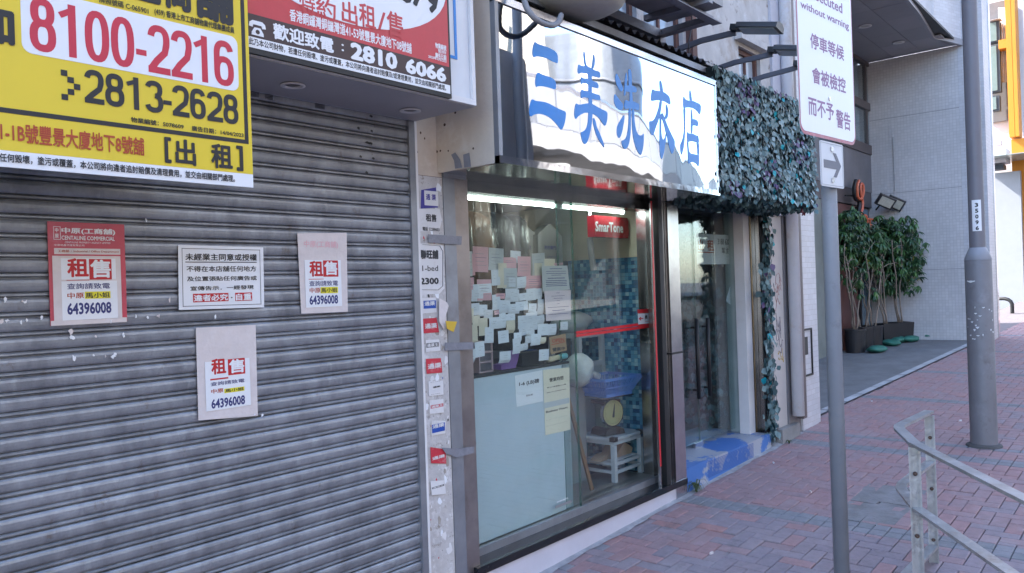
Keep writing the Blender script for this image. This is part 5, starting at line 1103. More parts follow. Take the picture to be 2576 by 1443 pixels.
angle(Vector((bc.x, -.22, zb3)), Vector((oc.x+.05, yo, zb3))); angle(Vector((bc.x, -.22, zb3)), Vector((2.3, -.22, zb3))); angle(Vector((2.2, yo, zb3)), Vector((bc.x+.02, yo, zb3)))
angle(Vector((3.2, yo, zb3+.001)), Vector((3.2, -.22, zb3+.001)))
MB().box(bc.x-.03, -.235, 2.705, bc.x+.03, -.225, zb3).build('gusset', ang, fr)
MB().box(3.0, -.235, 2.705, 3.04, -.225, zb3).build('gusset', ang, fr)
t = thing('condenser_unit', 'rusty underside of an outdoor unit resting on the bracket frame', 'air conditioner', (3.05, -.62, zb3+.035))
MB().box(0, 0, 0, .80, .33, .5).build('casing', pm('unit_casing', (.30, .29, .29), .5, var=.15, stain=[(.22, .15, .11)]), t)
for q in range(2): MB().box(.1+.5*q, -.02, -.03, .14+.5*q, .36, -.001).build('foot_rail', ang, t)
t = thing('air_conditioner', 'rounded cream underside of an air conditioner above the mirror sign', 'air conditioner', (2.90, -.36, U((1428, 13), 'y', -.40).z+.055))
b = MB(); b.lathe([(.001, -.055), (.10, -.052), (.17, -.038), (.215, -.012), (.225, .02), (.225, .2)], (0, 0, 0), 28); b.build('shell', pm('cream_shell', (.58, .55, .48), .4, var=.05, stain=[(.4, .35, .28)]), t, smooth=True)
t = thing('drain_hose', 'grey corrugated hose looping over the top left of the mirror sign', 'hose')
P = [U(p, 'y', y) for p, y in (((1317, -30), -.41), ((1320, 12), -.42), ((1338, 42), -.44), ((1365, 60), -.45), ((1390, 66), -.45), ((1405, 58), -.44), ((1412, 38), -.42))]
Q_ = []
for i in range(len(P)-1):
    for k in range(5): Q_.append(P[i].lerp(P[i+1], k/5))
Q_.append(P[-1])
for _ in range(3): Q_ = [Q_[0]]+[(Q_[i-1]+Q_[i]*2+Q_[i+1])/4 for i in range(1, len(Q_)-1)]+[Q_[-1]]
MB().tube(Q_, [.013 if i % 2 else .0115 for i in range(len(Q_))], 10).build('hose', pm('hose_grey', (.24, .24, .26), .5), t, smooth=True)
t = thing('black_cable', 'thin black cable hanging beside the bracket frame', 'cable')
P = [U(p, 'y', -.25) for p in ((1706, -10), (1738, 25), (1742, 60), (1732, 110), (1735, 150), (1733, 175))]; MB().tube(P, .004, 6).build('cable', M['black'], t)
# flood lamps on arms
lm = pm('lamp_black', (.022, .022, .026), .4, var=.1); lg = pm('lamp_lens', (.30, .33, .34), .15, var=.05); arm_m = pm('arm_grey', (.12, .125, .15), .4, metal=.4, var=.1)
for k, (base, hd, X_, lb) in enumerate((((1765, 103), (1893, 77), 4.30, 'nearest black floodlight on a long arm above the leafy sign box'), ((1848, 158), (1983, 133), 4.86, 'middle black floodlight on a long arm above the leafy sign box'), ((1922, 193), (2045, 167), 5.33, 'farthest black floodlight on a long arm, partly behind the traffic sign'))):
    pb = U(base, 'y', -.22); ph = U(hd, 'x', X_+.0)
    pb = Vector((X_-.03, -.15, U(base, 'x', X_-.03).z if k == 0 else 2.80+.02)); pb = U(base, 'x', X_-.02)
    t = thing('floodlight', lb, 'floodlight', (0, 0, 0), group='floodlights on arms')
    d = (pb-ph); d.z = 0; pw_ = pb+d.normalized()*.15+Vector((0, 0, -.02))
    MB().bar([pw_, pb, ph+Vector((0, .10, .012))], .030, .022, (0, 0, 1)).build('arm', arm_m, t)
    hd_ = MB(); 
    b = MB(); o_ = MB(); L2, W2 = .115, .085
    b.prism([(-W2, 0), (W2, 0), (W2*.9, .028), (W2*.35, .042), (-W2*.35, .042), (-W2*.9, .028)], -L2, L2); h_ = b.build('housing', lm, t, loc=(ph.x, ph.y-.04, ph.z-.01), rot=(RAD(12), 0, RAD(8)))
    MB().box(-W2*.82, -L2*.85, -.006, W2*.82, L2*.85, -.0005).build('lens', lg, h_)
    MB().box(-.03, L2+.001, -.004, .03, L2+.05, .03).build('knuckle', lm, h_)

# ================================================================== RESTAURANT BUILDING (recessed, mosaic clad)
rs = thing('restaurant_building', 'white mosaic clad building with a recessed restaurant entrance and curved ceiling edge', 'building')
CZ = 4.83; XW = 13.2; YR = 1.30
MB().box(XW, .03, .30, XW+.45, 1.6, CZ).build('mosaic_side_wall', mosw, rs)
MB().box(XW+.001, -.30, .30, XW+.45, .029, 13).build('mosaic_pier', mosw2, rs)
MB().box(XW+.451, -.315, .30, XW+.56, .1, 13).build('metal_flashing', M['steel'], rs)
MB().box(XW+.5605, -.30, .30, XW+.60, .1, 13).build('flashing_back', M['dsteel'], rs)
# ceiling panels, 600 mm, inside a curved edge
def yedge(x):
    P = [(6.86, .02), (9.0, -.02), (10.53, .07), (11.21, .10), (12.14, .18), (12.53, .215), (12.7, .13), (13.19, -.02)]
    for (a, b_), (c, d) in zip(P, P[1:]):
        if a <= x <= c: return b_+(d-b_)*(x-a)/(c-a)
    return P[-1][1]
cpm = [pm('ceiling_panel_%d' % i, c, .5, var=.07, scale=2, stain=[(.28, .27, .27)]) for i, c in enumerate([(.36, .35, .37), (.33, .325, .345), (.39, .38, .40)])]
MB().box(6.87, .02, CZ+.03, XW-.001, YR+.2, CZ+.06).build('ceiling_void', M['black'], rs)
rc = random.Random(2); pw_, pd = .62, .40
for i in range(11):
    x0 = 6.9+i*pw_; x1 = min(x0+pw_-.006, XW-.004)
    if x0 > XW-.05: break
    y = YR-.003
    while y > -.1:
        ya = y-pd+.006; e0, e1 = yedge(x0)+.02, yedge(x1)+.02
        if y <= min(e0, e1)+.02: break
        b = MB(); z0 = CZ+rc.uniform(0, .003)
        lo0, lo1 = max(ya, e0), max(ya, e1)
        q = [(x0, lo0), (x1, lo1), (x1, y), (x0, y)]; k = len(b.v); b.v = [(a, c, z0) for a, c in q]+[(a, c, z0+.02) for a, c in q]; b.f = [(3, 2, 1, 0), (4, 5, 6, 7)]+[(j, (j+1) % 4, 4+(j+1) % 4, 4+j) for j in range(4)]; b.m = [0]*6
        b.build('ceiling_panel', rc.choice(cpm), rs); y -= pd
EP = [(6.87+i*(6.32/60)) for i in range(61)]
b = MB()
for i in range(60):
    a, c = EP[i], EP[i+1]; ya, yc = yedge(a), yedge(c)
    b.poly([(a, ya, CZ-.02), (c, yc, CZ-.02), (c, yc+.018, CZ-.02), (a, ya+.018, CZ-.02)]); b.poly([(a, ya-.03, CZ-.02), (c, yc-.03, CZ-.02), (c, yc, CZ-.02), (a, ya, CZ-.02)]); b.poly([(a, ya-.03, CZ-.02), (a, ya-.03, CZ+.07), (c, yc-.03, CZ+.07), (c, yc-.03, CZ-.02)][::-1]); b.poly([(a, ya-.03, CZ+.07), (c, yc-.03, CZ+.07), (c, yc+.02, CZ+.07), (a, ya+.02, CZ+.07)]); b.poly([(a, ya+.018, CZ-.02), (c, yc+.018, CZ-.02), (c, yc+.018, CZ+.02), (a, ya+.018, CZ+.02)])
b.build('edge_moulding', pm('edge_metal', (.30, .30, .33), .4, var=.1), rs)
b = MB()
for i in range(60):
    a, c = EP[i], EP[i+1]; ya, yc = yedge(a), yedge(c); b.poly([(a, ya-.01, CZ+.071), (c, yc-.01, CZ+.071), (c, yc-.01, 14), (a, ya-.01, 14)])
b.build('curved_fascia', mosw2, rs)
MB().box(6.87, .4, CZ+.08, XW-.01, 9, 14).build('upper_storeys', mosw, rs)
MB().box(6.87, 3.0, .1, XW+.4, 9, CZ-.01).build('rear_block', mosw, rs)
for X_, Y_2 in ((11.2, .75), (12.35, .62)):
    rg = MB().lathe([(.05, -.002), (.085, -.004), (.088, -.010), (.06, -.012), (.05, -.004)], (X_, Y_2, CZ-.001), 18).build('downlight', M['white'], rs, smooth=True); MB().lathe([(.001, -.006), (.05, -.006)], (X_, Y_2, CZ), 14).build('lamp_glass', pm('lamp_pale', (.5, .48, .42), .3), rg)
brm = pm('brown_mullion', (.085, .07, .072), .5, var=.15); stone = pm('dark_stone', (.13, .125, .14), .35, var=.35, scale=2.2, stain=[(.24, .20, .18), (.07, .07, .08)], sscale=1.4, samt=.7)
cur = pm('curtain', (.40, .43, .44), .8, var=.05)
def curtain(x0, x1, z0, z1, nm='curtain'):
    b = MB(); n = int((x1-x0)/.03); 
    for i in range(n+1):
        x = x0+(x1-x0)*i/n; y = YR+.10+.025*math.sin(i*1.9)+.008*math.sin(i*.7); b.v += [(x, y, z0), (x, y, z1)]
    for i in range(n): b.f.append((2*i, 2*i+2, 2*i+3, 2*i+1)); b.m.append(0)
    return b.build(nm, cur, rs, smooth=True)
ws0 = 3.46; ws1 = 4.06
curtain(9.2, XW-.18, ws0+.06, ws1); curtain(9.2, XW-.18, ws1+.12, CZ-.03)
for z0, z1 in ((ws0-.10, ws0+.05), (ws1, ws1+.12), (CZ-.06, CZ-.001)): MB().box(8.0, YR-.03, z0, XW-.002, YR+.04, z1).build('mullion', brm, rs)
for x in (9.15, 10.5, 11.85, 13.02): MB().box(x, YR-.02, ws0+.051, x+.06, YR+.03, ws1-.001).build('mullion', brm, rs); MB().box(x, YR-.02, ws1+.121, x+.06, YR+.03, CZ-.061).build('mullion', brm, rs)
MB().box(8.0, YR, ws0+.051, XW-.005, YR+.008, CZ-.062).build('window_pane', M['glassw'], rs)
MB().box(8.0, YR+.25, 2.8, XW-.003, YR+.3, CZ).build('window_backing', dk, rs)
MB().box(8.0, YR-.01, 2.76, XW-.002, YR+.08, ws0-.101).build('stone_band', stone, rs)
MB().box(8.0, YR-.0, 2.52, XW-.004, YR+.06, 2.759).build('brown_band', brm, rs)
MB().box(8.0, YR+.02, .3, 11.0, YR+.1, 2.52).build('front_wall', pm('front_grey_green', (.20, .22, .21), .5, var=.15), rs)
MB().box(11.0, YR+.05, .3, XW, YR+.12, 2.519).build('front_wall', brm, rs)
MB().box(11.35, YR+.0, .38, 12.35, YR+.045, 2.5).build('timber_door', pm('red_brown_door', (.11, .045, .04), .45, var=.25, scale=3, stretch=(6, 1, .6)), rs)
MB().box(12.40, YR-.02, .38, 12.46, YR+.045, 2.5).build('door_post', M['black'], rs)
MB().box(12.50, YR+.02, .42, 13.05, YR+.03, 2.48).build('window_pane', pm('blue_pane', (.10, .17, .22), .08, var=.1), rs)
MB().box(10.95, YR-.015, 2.2, 11.3, YR+.0195, 2.5).build('lintel_box', M['black'], rs)
# script style emblem: two curls, orange faces on black
t = thing('emblem_sign', 'orange and black curled script emblem sign over the restaurant door', 'sign', (12.05, YR-.16, 2.12))
orr = pm('orange_face', (.60, .14, .07), .4, var=.05)
def curl(pts, r, nm, y, m):
    Q = [Vector((x, y, z)) for x, z in pts]
    for _ in range(3):
        N_ = [Q[0]]
        for a, c in zip(Q, Q[1:]): N_ += [a.lerp(c, .25), a.lerp(c, .75)]
        N_.append(Q[-1]); Q = N_
    return MB().bar(Q, r, .03, (0, 1, 0)).build(nm, m, t) if 0 else MB().tube(Q, r, 6, 0).build(nm, m, t)
up_ = [(-.05, .72), (-.16, .62), (-.14, .46), (.02, .44), (.16, .56), (.12, .70), (.0, .66), (.02, .5), (.10, .42), (.06, .3), (-.08, .18), (-.15, .02), (-.16, -.12)]
lo_ = [(.02, -.1), (.04, .1), (.12, .22), (.24, .22), (.28, .08), (.28, -.1)]
curl(up_, .035, 'black_curl', .03, M['black']); curl(lo_, .035, 'black_curl', .03, M['black']); curl(up_, .020, 'orange_curl', -.012, orr); curl(lo_, .022, 'orange_curl', -.012, orr)
for s_, (x, z) in enumerate(((.42, .0), (.42, .1), (.42, .18))): MB().box(.34, -.01, z-.012, .60, .01, z+.012).build('small_stroke', orr, t)
MB().box(.44, -.012, -.1, .465, .012, .17).build('small_stroke', orr, t)
MB().tube([(-.28, .12, .5), (-.05, .05, .5)], .012, 6).build('fixing_rod', M['black'], t)
for k, (px, X_, lb) in enumerate((((2228, 508), 12.7, 'left black floodlight over the restaurant glass seen from the side'), ((2252, 512), 13.08, 'square floodlight by the mosaic wall over the right potted plants'))):
    p = U(px, 'x', X_); t = thing('floodlight', lb, 'floodlight', (p.x, p.y, p.z), (RAD(25), RAD(25), RAD(-50)), group='restaurant floodlights')
    MB().box(-.13, -.03, -.09, .13, .03, .09, bev=.01).build('housing', lm, t); MB().box(-.10, -.034, -.065, .10, -.0305, .065).build('lens', pm('flood_lens', (.42, .42, .36), .2, var=.15, scale=30), t)
    MB().tube([(0, .031, 0), (.0, .12, -.08), (0, .16, -.2)], .012, 6).build('bracket', M['black'], t)

# potted plants
potm = pm('black_pot', (.018, .018, .022), .45, var=.15); brk = pm('pale_bark', (.26, .21, .17), .8, var=.25, scale=14, stain=[(.14, .11, .09)], sscale=8)
LFm = [pm('plant_leaf_%d' % i, c, .35, var=.2, scale=9) for i, c in enumerate([(.045, .115, .035), (.028, .075, .03), (.075, .17, .05), (.018, .05, .024), (.24, .22, .03)])]
def leaflet(l=.11, w_=.036):
    b = MB(); b.v = [(0, 0, 0), (-w_/2, l*.35, -.006), (0, l*.4, .004), (w_/2, l*.35, -.006), (-w_*.42, l*.7, -.018), (0, l*.75, -.010), (w_*.42, l*.7, -.018), (0, l, -.045)]
    b.f = [(0, 2, 1), (0, 3, 2), (1, 2, 5, 4), (2, 3, 6, 5), (4, 5, 7), (5, 6, 7)]; b.m = [0]*6; return b
LT = leaflet()
def plant(x, y, h, stems, cr, lb, seed, shape='cyl'):
    r_ = random.Random(seed); z0 = gz(x)
    t = thing('potted_plant', lb, 'potted plant', (x, y, z0), group='potted schefflera by the restaurant')
    p_ = MB(); 
    if shape == 'cyl': p_.lathe([(.001, 0), (.125, 0), (.14, .30), (.148, .305), (.148, .335), (.13, .335), (.128, .29), (.001, .29)], (0, 0, 0), 24)
    else: p_.lathe([(.001, 0), (.16, 0), (.19, .30), (.17, .30), (.165, .27), (.001, .27)], (0, 0, 0), 4)
    p_.build('pot', potm, t, smooth=False); MB().lathe([(.001, .292), (.124, .292)], (0, 0, 0), 16).build('soil', pm('soil', (.03, .022, .016), .95), t)
    leafb = MB()
    for s_ in range(stems):
        a = r_.uniform(0, 6.28); bx, by = .05*math.cos(a), .04*math.sin(a); P = [Vector((bx, by, .28))]; lean = Vector((math.cos(a)*.05, math.sin(a)*.03, 0)); hh = h*r_.uniform(.75, .98)
        n = 9
        for i in range(1, n+1): P.append(P[-1]+Vector((lean.x+r_.uniform(-.03, .03), lean.y*.6+r_.uniform(-.02, .02), (hh-.28)/n)))
        MB().tube(P, .013, 7, 0, True, .006).build('stem', brk, t, smooth=True)
        # side twigs
        for i in range(4, n): 
            if r_.random() < .6: q = P[i]+Vector((r_.uniform(-.22, .22), r_.uniform(-.15, .1), r_.uniform(.05, .2))); MB().tube([P[i], (P[i]+q)/2+Vector((0, 0, .02)), q], .005, 5).build('twig', brk, t)
    for (cx, cy, cz, rx, ry, rz, cnt) in cr:
        for k in range(cnt):
            # umbels of drooping leaflets through the crown volume, denser near its skin
            u = r_.random()**.45; th = math.acos(r_.uniform(-1, 1)); a = r_.uniform(0, 6.28); c0 = Vector((cx+rx*u*math.sin(th)*math.cos(a), cy+ry*u*math.sin(th)*math.sin(a), cz+rz*u*math.cos(th)))
            if c0.y+y > YR-.06: c0.y = YR-.06-y
            if c0.x+x > XW-.12: c0.x = XW-.12-x
            ci = r_.choices([0, 1, 2, 3, 4], [5, 4, 2.2, 3, .12])[0]; s_ = r_.uniform(.75, 1.25); m_ = r_.randint(5, 8); ti = r_.uniform(-.4, .4)
            for q in range(m_):
                an = 6.283*q/m_+r_.uniform(-.3, .3); leafb.add(LT.v, LT.f, Matrix.LocRotScale(c0, Euler((-r_.uniform(.25, .95)+ti, r_.uniform(-.3, .3), an), 'XYZ'), Vector((s_, s_, s_))), ci)
    leafb.build('crown', LFm, t, kind='stuff'); return t
plant(11.48, 1.10, 1.7, 4, [(-.05, 0, 1.72, .46, .22, .36, 100), (-.05, .0, 1.32, .3, .18, .3, 22), (.0, -.05, .95, .14, .1, .16, 8)], 'leftmost tall potted schefflera beside the restaurant door, partly behind the post', 1)
plant(11.85, 1.10, 1.7, 3, [(-.02, 0, 1.68, .40, .2, .36, 100), (.1, 0, 1.4, .25, .15, .25, 18)], 'tall potted schefflera, second from the left beside the restaurant door', 2)
plant(12.02, 1.02, 1.6, 3, [(.0, -.02, 1.55, .30, .2, .34, 70), (.06, -.02, 1.25, .22, .14, .2, 14), (0, -.05, .85, .1, .1, .12, 5)], 'tall potted schefflera with lowest leaf cluster, right of the wooden door', 3)
plant(12.70, 1.0, 1.7, 4, [(.08, -.02, 1.62, .27, .24, .40, 120), (.1, -.04, 1.2, .32, .22, .42, 80), (.16, -.02, .95, .24, .16, .25, 26)], 'bushy potted schefflera in front of the blue glass', 4, 'sq')
plant(12.92, .86, 1.7, 3, [(.03, -.10, 1.50, .30, .28, .46, 105), (.03, -.08, 1.05, .24, .22, .36, 60)], 'bushy potted schefflera against the mosaic wall', 5, 'sq')
sgm = pm('green_sack', (.03, .16, .12), .6, var=.2, scale=12, bump=.6, bscale=20)
for k, (px, ln, ro, lb) in enumerate((((2178, 884), .42, .05, 'green sandbag lying nearest on the forecourt before the pots'), ((2205, 868), .34, .75, 'green sandbag leaning on the near sandbag by the door post'), ((2232, 860), .50, .0, 'long green sandbag lying before the square pots'), ((2262, 858), .46, .1, 'green sandbag right of the long one before the square pots'), ((2300, 850), .40, .55, 'green sandbag farthest right by the mosaic wall'))):
    p = G(px); t = thing('sandbag', lb, 'sandbag', (p.x-.1, min(p.y-.18, .86), gz(p.x)+.045), (0, 0, ro), group='green sandbags')
    blob(MB(), ln/2, .12, .05, 30+k).build('sack', sgm, t, smooth=True)

# ================================================================== TRAFFIC SIGN POST
pb = G((2119, 1478)); pb.z = gz(pb.x)
gp = pm('grey_post_paint', (.25, .27, .31), .45, var=.08, scale=5, stain=[(.32, .29, .29), (.15, .16, .18)], sscale=5, samt=.35)
sp_t = thing('sign_post', 'grey steel post carrying the traffic plate and the arrow plate', 'sign post', tuple(pb))
tl = U((2079, 480), 'x', pb.x)
MB().tube([(0, 0, 0), (0, 0, 3.2)], .0335, 20).build('post', gp, sp_t, smooth=True)
MB().lathe([(.034, 0), (.06, 0), (.055, .012), (.034, .02)], (0, 0, 0), 20).build('base_collar', M['concrete'], sp_t)
c6 = K(2.0618, 3080, 0); c4_ = K(1.697, 2700, 0)
ANG = RAD(-6)
ts = thing('traffic_plate', 'white no waiting traffic plate with red edge and bilingual warning lines', 'traffic sign', (pb.x+.02, pb.y-.055, 2.0), (0, 0, ANG))
Bp = lambda x, y: lp(ts, c6(x, y))
x0 = Bp(60, 60)[0]; x0 = (Bp(75, 600)[0]+Bp(98, 1000)[0])/2; x1 = (Bp(520, 600)[0]+Bp(545, 1150)[0])/2; zb_ = Bp(530, 1197)[1]; zb_ = (zb_+Bp(150, 1062)[1])/2; zt_ = zb_+.80
def rrect(x0, z0, x1, z1, r, n=6):
    P = []
    for cx_, cz_, a0 in ((x1-r, z1-r, 0), (x0+r, z1-r, 90), (x0+r, z0+r, 180), (x1-r, z0+r, 270)):
        for q in range(n+1): a = RAD(a0+90*q/n); P.append((cx_+r*math.cos(a), cz_+r*math.sin(a)))
    return P
MB().prism(rrect(x0, zb_, x1, zt_, .045), .0006, .003).build('backing_plate', M['wbox'], ts)
MB().prism(rrect(x0, zb_, x1, zt_, .045), 0, .0005).build('plate', pm('red_border', (.42, .10, .14), .3, var=.15, scale=10, stain=[(.55, .3, .36)], sscale=14), ts)
MB().prism(rrect(x0+.008, zb_+.014, x1-.008, zt_-.012, .037), -.0008, -.0001).build('white_field', pm('reflective_white', (.84, .84, .86), .3, var=.02, stretch=(60, 1, 1)), ts)
mau = flat('faded_mauve_ink', (.30, .16, .30)); 
def L6(body, bl, tr, bold=.02):
    a = Bp(*bl); c = Bp(*tr); txt(ts, body, a[0], a[1], c[0], c[1], mau, -.0012, bold)
L6('prosecuted', (110, -20), (430, 32)); L6('without', (95, 62), (292, 97)); _a, _c = Bp(95, 62), Bp(292, 97); _H = _c[1]-_a[1]; txt(ts, 'warning', Bp(310, 230)[0], _a[1]-.27*_H, Bp(487, 300)[0], _a[1]+.98*_H, mau, -.0012, .02)
L6('停車等候', (175, 388), (442, 378), .02); L6('會被檢控', (190, 668), (457, 635), .02); L6('而不予', (160, 925), (362, 845), .02); L6('警告', (385, 1030), (495, 915), .02)
MB().lathe([(.001, .004), (.009, .003), (.009, 0)], (0, 0, 0), 8).build('bolt', M['steel'], ts, loc=(Bp(327, 800)[0], -.001, Bp(327, 800)[1]), rot=(RAD(90), 0, 0))
ap = thing('arrow_plate', 'small white plate with a dark right pointing arrow under the traffic plate', 'traffic sign', (pb.x+.02, pb.y-.050, 2.0), (0, 0, ANG))
Ap = lambda x, y: lp(ap, c4_(x, y))
a0 = Ap(850, 925); a1 = Ap(1018, 1262); zt2 = (Ap(850, 922)[1]+Ap(1000, 968)[1])/2; zb2 = (Ap(865, 1225)[1]+a1[1])/2; xa_ = (a0[0]+Ap(862, 1200)[0])/2; xb_ = (a1[0]+Ap(1002, 975)[0])/2
MB().prism(rrect(xa_, zb2, xb_, zt2, .012), 0, .0025).build('plate', pm('plate_white', (.60, .60, .64), .3, var=.06), ap)
b = MB(); w_ = .0035
for q in ((xa_+.006, zb2+.006, xb_-.006, zb2+.006+w_), (xa_+.006, zt2-.006-w_, xb_-.006, zt2-.006), (xa_+.006, zb2+.0061+w_, xa_+.006+w_, zt2-.0061-w_), (xb_-.006-w_, zb2+.0061+w_, xb_-.006, zt2-.0061-w_)): b.box(q[0], -.0008, q[1], q[2], -.0001, q[3])
b.build('border_line', pm('border_grey', (.38, .38, .42), .3), ap, kind='stuff')
W2, H2, cx_, cz_ = xb_-xa_, zt2-zb2, (xa_+xb_)/2, (zt2+zb2)/2
MB().prism([(cx_-W2*.36, cz_-H2*.09), (cx_+W2*.18, cz_-H2*.09), (cx_+W2*.04, cz_-H2*.27), (cx_+W2*.17, cz_-H2*.27), (cx_+W2*.38, cz_), (cx_+W2*.17, cz_+H2*.27), (cx_+W2*.04, cz_+H2*.27), (cx_+W2*.18, cz_+H2*.09), (cx_-W2*.36, cz_+H2*.09)], -.0012, -.0001).build('arrow', pm('arrow_grey', (.10, .10, .14), .4, var=.1), ap)
for z_ in (zt2-.03, zb2+.03): MB().box(-.012+cx_, -.004, z_-.01, cx_+.012, -.0015, z_+.01).build('bolt', M['steel'], ap); MB().box(cx_-.05, .0026, z_-.012, cx_+.05, .012, z_+.012).build('clamp', M['steel'], ap)

# ================================================================== LAMP POST
pb2 = G((2476, 1122)); pb2.z = gz(pb2.x)
lpst = thing('lamp_post', 'tall grey lamp post with thicker worn base and number plate 35096', 'lamp post', tuple(pb2))
lpm = pm('lamp_post_paint', (.17, .165, .18), .5, var=.12, scale=4, bump=.2, stain=[(.26, .26, .29), (.10, .085, .085)], sscale=3.5, samt=.6)
R1_ = .088; zsh = (U((2455, 655), 'x', pb2.x).z-pb2.z); zs2 = (U((2455, 628), 'x', pb2.x).z-pb2.z)
MB().lathe([(R1_*1.05, -.02), (R1_, .02), (R1_*.99, zsh), (R1_*.62, zs2), (R1_*.60, zs2+.01)], (0, 0, 0), 28).build('lower_shaft', lpm, lpst, smooth=True)
MB().lathe([(R1_*.98, zsh-.002), (R1_*1.02, zsh+.004), (R1_*.66, zs2+.004), (R1_*.60, zs2+.012)], (0, 0, 0), 28).build('shoulder', pm('shoulder_grey', (.26, .27, .31), .5, var=.1), lpst, smooth=True)
MB().lathe([(R1_*.59, zs2), (R1_*.50, 7.5)], (0, 0, 0), 24).build('upper_shaft', pm('upper_post', (.165, .16, .185), .45, var=.06, scale=3, stain=[(.13, .12, .13)], sscale=4), lpst, smooth=True)
# number plate wrapped on the shaft, facing the camera side
dv = Vector((CAM[0]-pb2.x, CAM[1]-pb2.y, 0)).normalized(); aN = math.atan2(dv.y, dv.x)
zt3 = U((2455, 505), 'x', pb2.x).z-pb2.z; zb3_ = U((2455, 583), 'x', pb2.x).z-pb2.z; rp = R1_*.585+.0015
b = MB(); 
for i in range(7):
    a = aN-.95+1.15*i/6+.42; b.v += [(rp*math.cos(a), rp*math.sin(a), zb3_), (rp*math.cos(a), rp*math.sin(a), zt3)]
for i in range(6): b.f.append((2*i, 2*i+2, 2*i+3, 2*i+1)); b.m.append(0)
b.build('number_plate', M['paper'], lpst)
hs = (zt3-zb3_)/5.4
for i, ch in enumerate('35096'):
    vs, fs = text_mesh(ch, .045); V_ = []
    for v in vs:
        a = aN+.05-.0+(v[0]-.5)*.40; r_2 = rp+.0006+v[2]*.05; V_.append((r_2*math.cos(a), r_2*math.sin(a), zt3-hs*.25-(i+1)*hs+v[1]*hs*.72))
    me = bpy.data.meshes.new('digit'); me.from_pydata(V_, [], fs); me.materials.append(M['ink']); obj('digit', me, lpst)
rr_p = random.Random(8)
for i in range(26):
    a = aN+rr_p.uniform(-1.1, 1.1); z_ = rr_p.uniform(.78, 1.02) if i else 1.2; ww = rr_p.uniform(.05, .25) if i else .7; hh = rr_p.uniform(.003, .014) if i else .012; rq = R1_*.995+.0012
    b = MB(); n = 4
    for q in range(n+1): aa = a+ww*(q/n-.5); b.v += [(rq*math.cos(aa), rq*math.sin(aa), z_-hh*(1-abs(q/n-.5)*1.8)), (rq*math.cos(aa), rq*math.sin(aa), z_+hh*rr_p.uniform(.2, .5))]
    for q in range(n): b.f.append((2*q, 2*q+2, 2*q+3, 2*q+1)); b.m.append(0)
    b.build('paper_remnant', M['wbox'], lpst)

# ================================================================== RAILING
rlm = pm('worn_galvanised', (.38, .37, .375), .36, metal=.4, var=.22, scale=9, bump=.25, stain=[(.20, .13, .09), (.55, .54, .56)], sscale=7, samt=.6)
rt_ = thing('pedestrian_railing', 'low galvanised flat bar railing with a looped end and bolted posts', 'railing')
Fx, Fy, Bx, By = 3.28, -1.605, 4.04, -1.49
Tx, Ty = 3.54, -1.44
def smooth_path(P, n=3):
    Q = [Vector(p) for p in P]
    for _ in range(n):
        N_ = [Q[0]]
        for a, c in zip(Q, Q[1:]): N_ += [a.lerp(c, .25), a.lerp(c, .75)]
        N_.append(Q[-1]); Q = N_
    return Q
zTop = .79; zM = U((2286, 1276), 'x', Fx).z; 
rd = Vector((-.59, -.43, 0)).normalized(); far_ = 2.2
zT1 = U((2252, 1080), 'x', Tx).z
for nm, zF, zTt, zBk in (('top_rail', .795, .80, .80), ('middle_rail', zM, zM-.0, zM+.02), ('bottom_rail', .155, .155, .17)):
    st_ = Vector((Fx, Fy, zF)); e = st_+rd*far_+Vector((0, 0, -.04))
    Tv = Vector((3.572, -1.470, zTt)); Bv = Vector((Bx, By, zBk)); path = [e, st_, Tv+(st_-Tv).normalized()*.13, Tv, Tv+(Bv-Tv).normalized()*.15, Bv]
    if nm == 'bottom_rail': path = path[1:]
    Q = [path[0]]
    kk = 2 if nm != 'bottom_rail' else 1
    full = path[:kk]+smooth_path(path[kk:kk+3], 3)+path[kk+3:]
    MB().bar(full, .012, .042, (0, 0, 1)).build('rail', rlm, rt_)
    if nm == 'top_rail': pass
for (x, y, lb) in ((Fx, Fy, 'front'), (Bx, By, 'back')):
    zt = .79; d = Vector((-.3, 1, 0)).normalized(); pz = gz(x)-.05
    for s_ in (-1, 1):
        o2 = Vector((CAM[1]-y, -(CAM[0]-x), 0)).normalized()*.017*s_
        q = Vector((x, y, 0))+o2; MB().bar([q+Vector((0, 0, pz)), q+Vector((0, 0, zt-.007+.0005*s_))], .030, .008, tuple(Vector((CAM[0]-x, CAM[1]-y, 0)).normalized())).build('post_bar', rlm, rt_)
    cdir = Vector((CAM[0]-x, CAM[1]-y, 0)).normalized(); q = Vector((x, y, 0))+cdir*.003
    MB().bar([q+Vector((0, 0, pz)), q+Vector((0, 0, zt-.009))], .026, .004, tuple(cdir.cross(Vector((0, 0, 1))))).build('post_web', rlm, rt_)
    for z_ in (.20, .44, .68):
        bo = MB().lathe([(.001, .007), (.006, .006), (.0085, .001), (.0085, 0)], (0, 0, 0), 10).build('bolt', pm('rusty_bolt', (.10, .06, .045), .7), rt_, smooth=True)
        bo.location = q+cdir*.0055+Vector((0, 0, z_)); bo.rotation_euler = cdir.to_track_quat('Z', 'Y').to_euler()
q = Vector((Fx, Fy, 0))+rd*2.1; MB().bar([q+Vector((0, 0, -.1)), q+Vector((0, 0, .74))], .03, .02, (1, 0, 0)).build('post_bar', rlm, rt_)

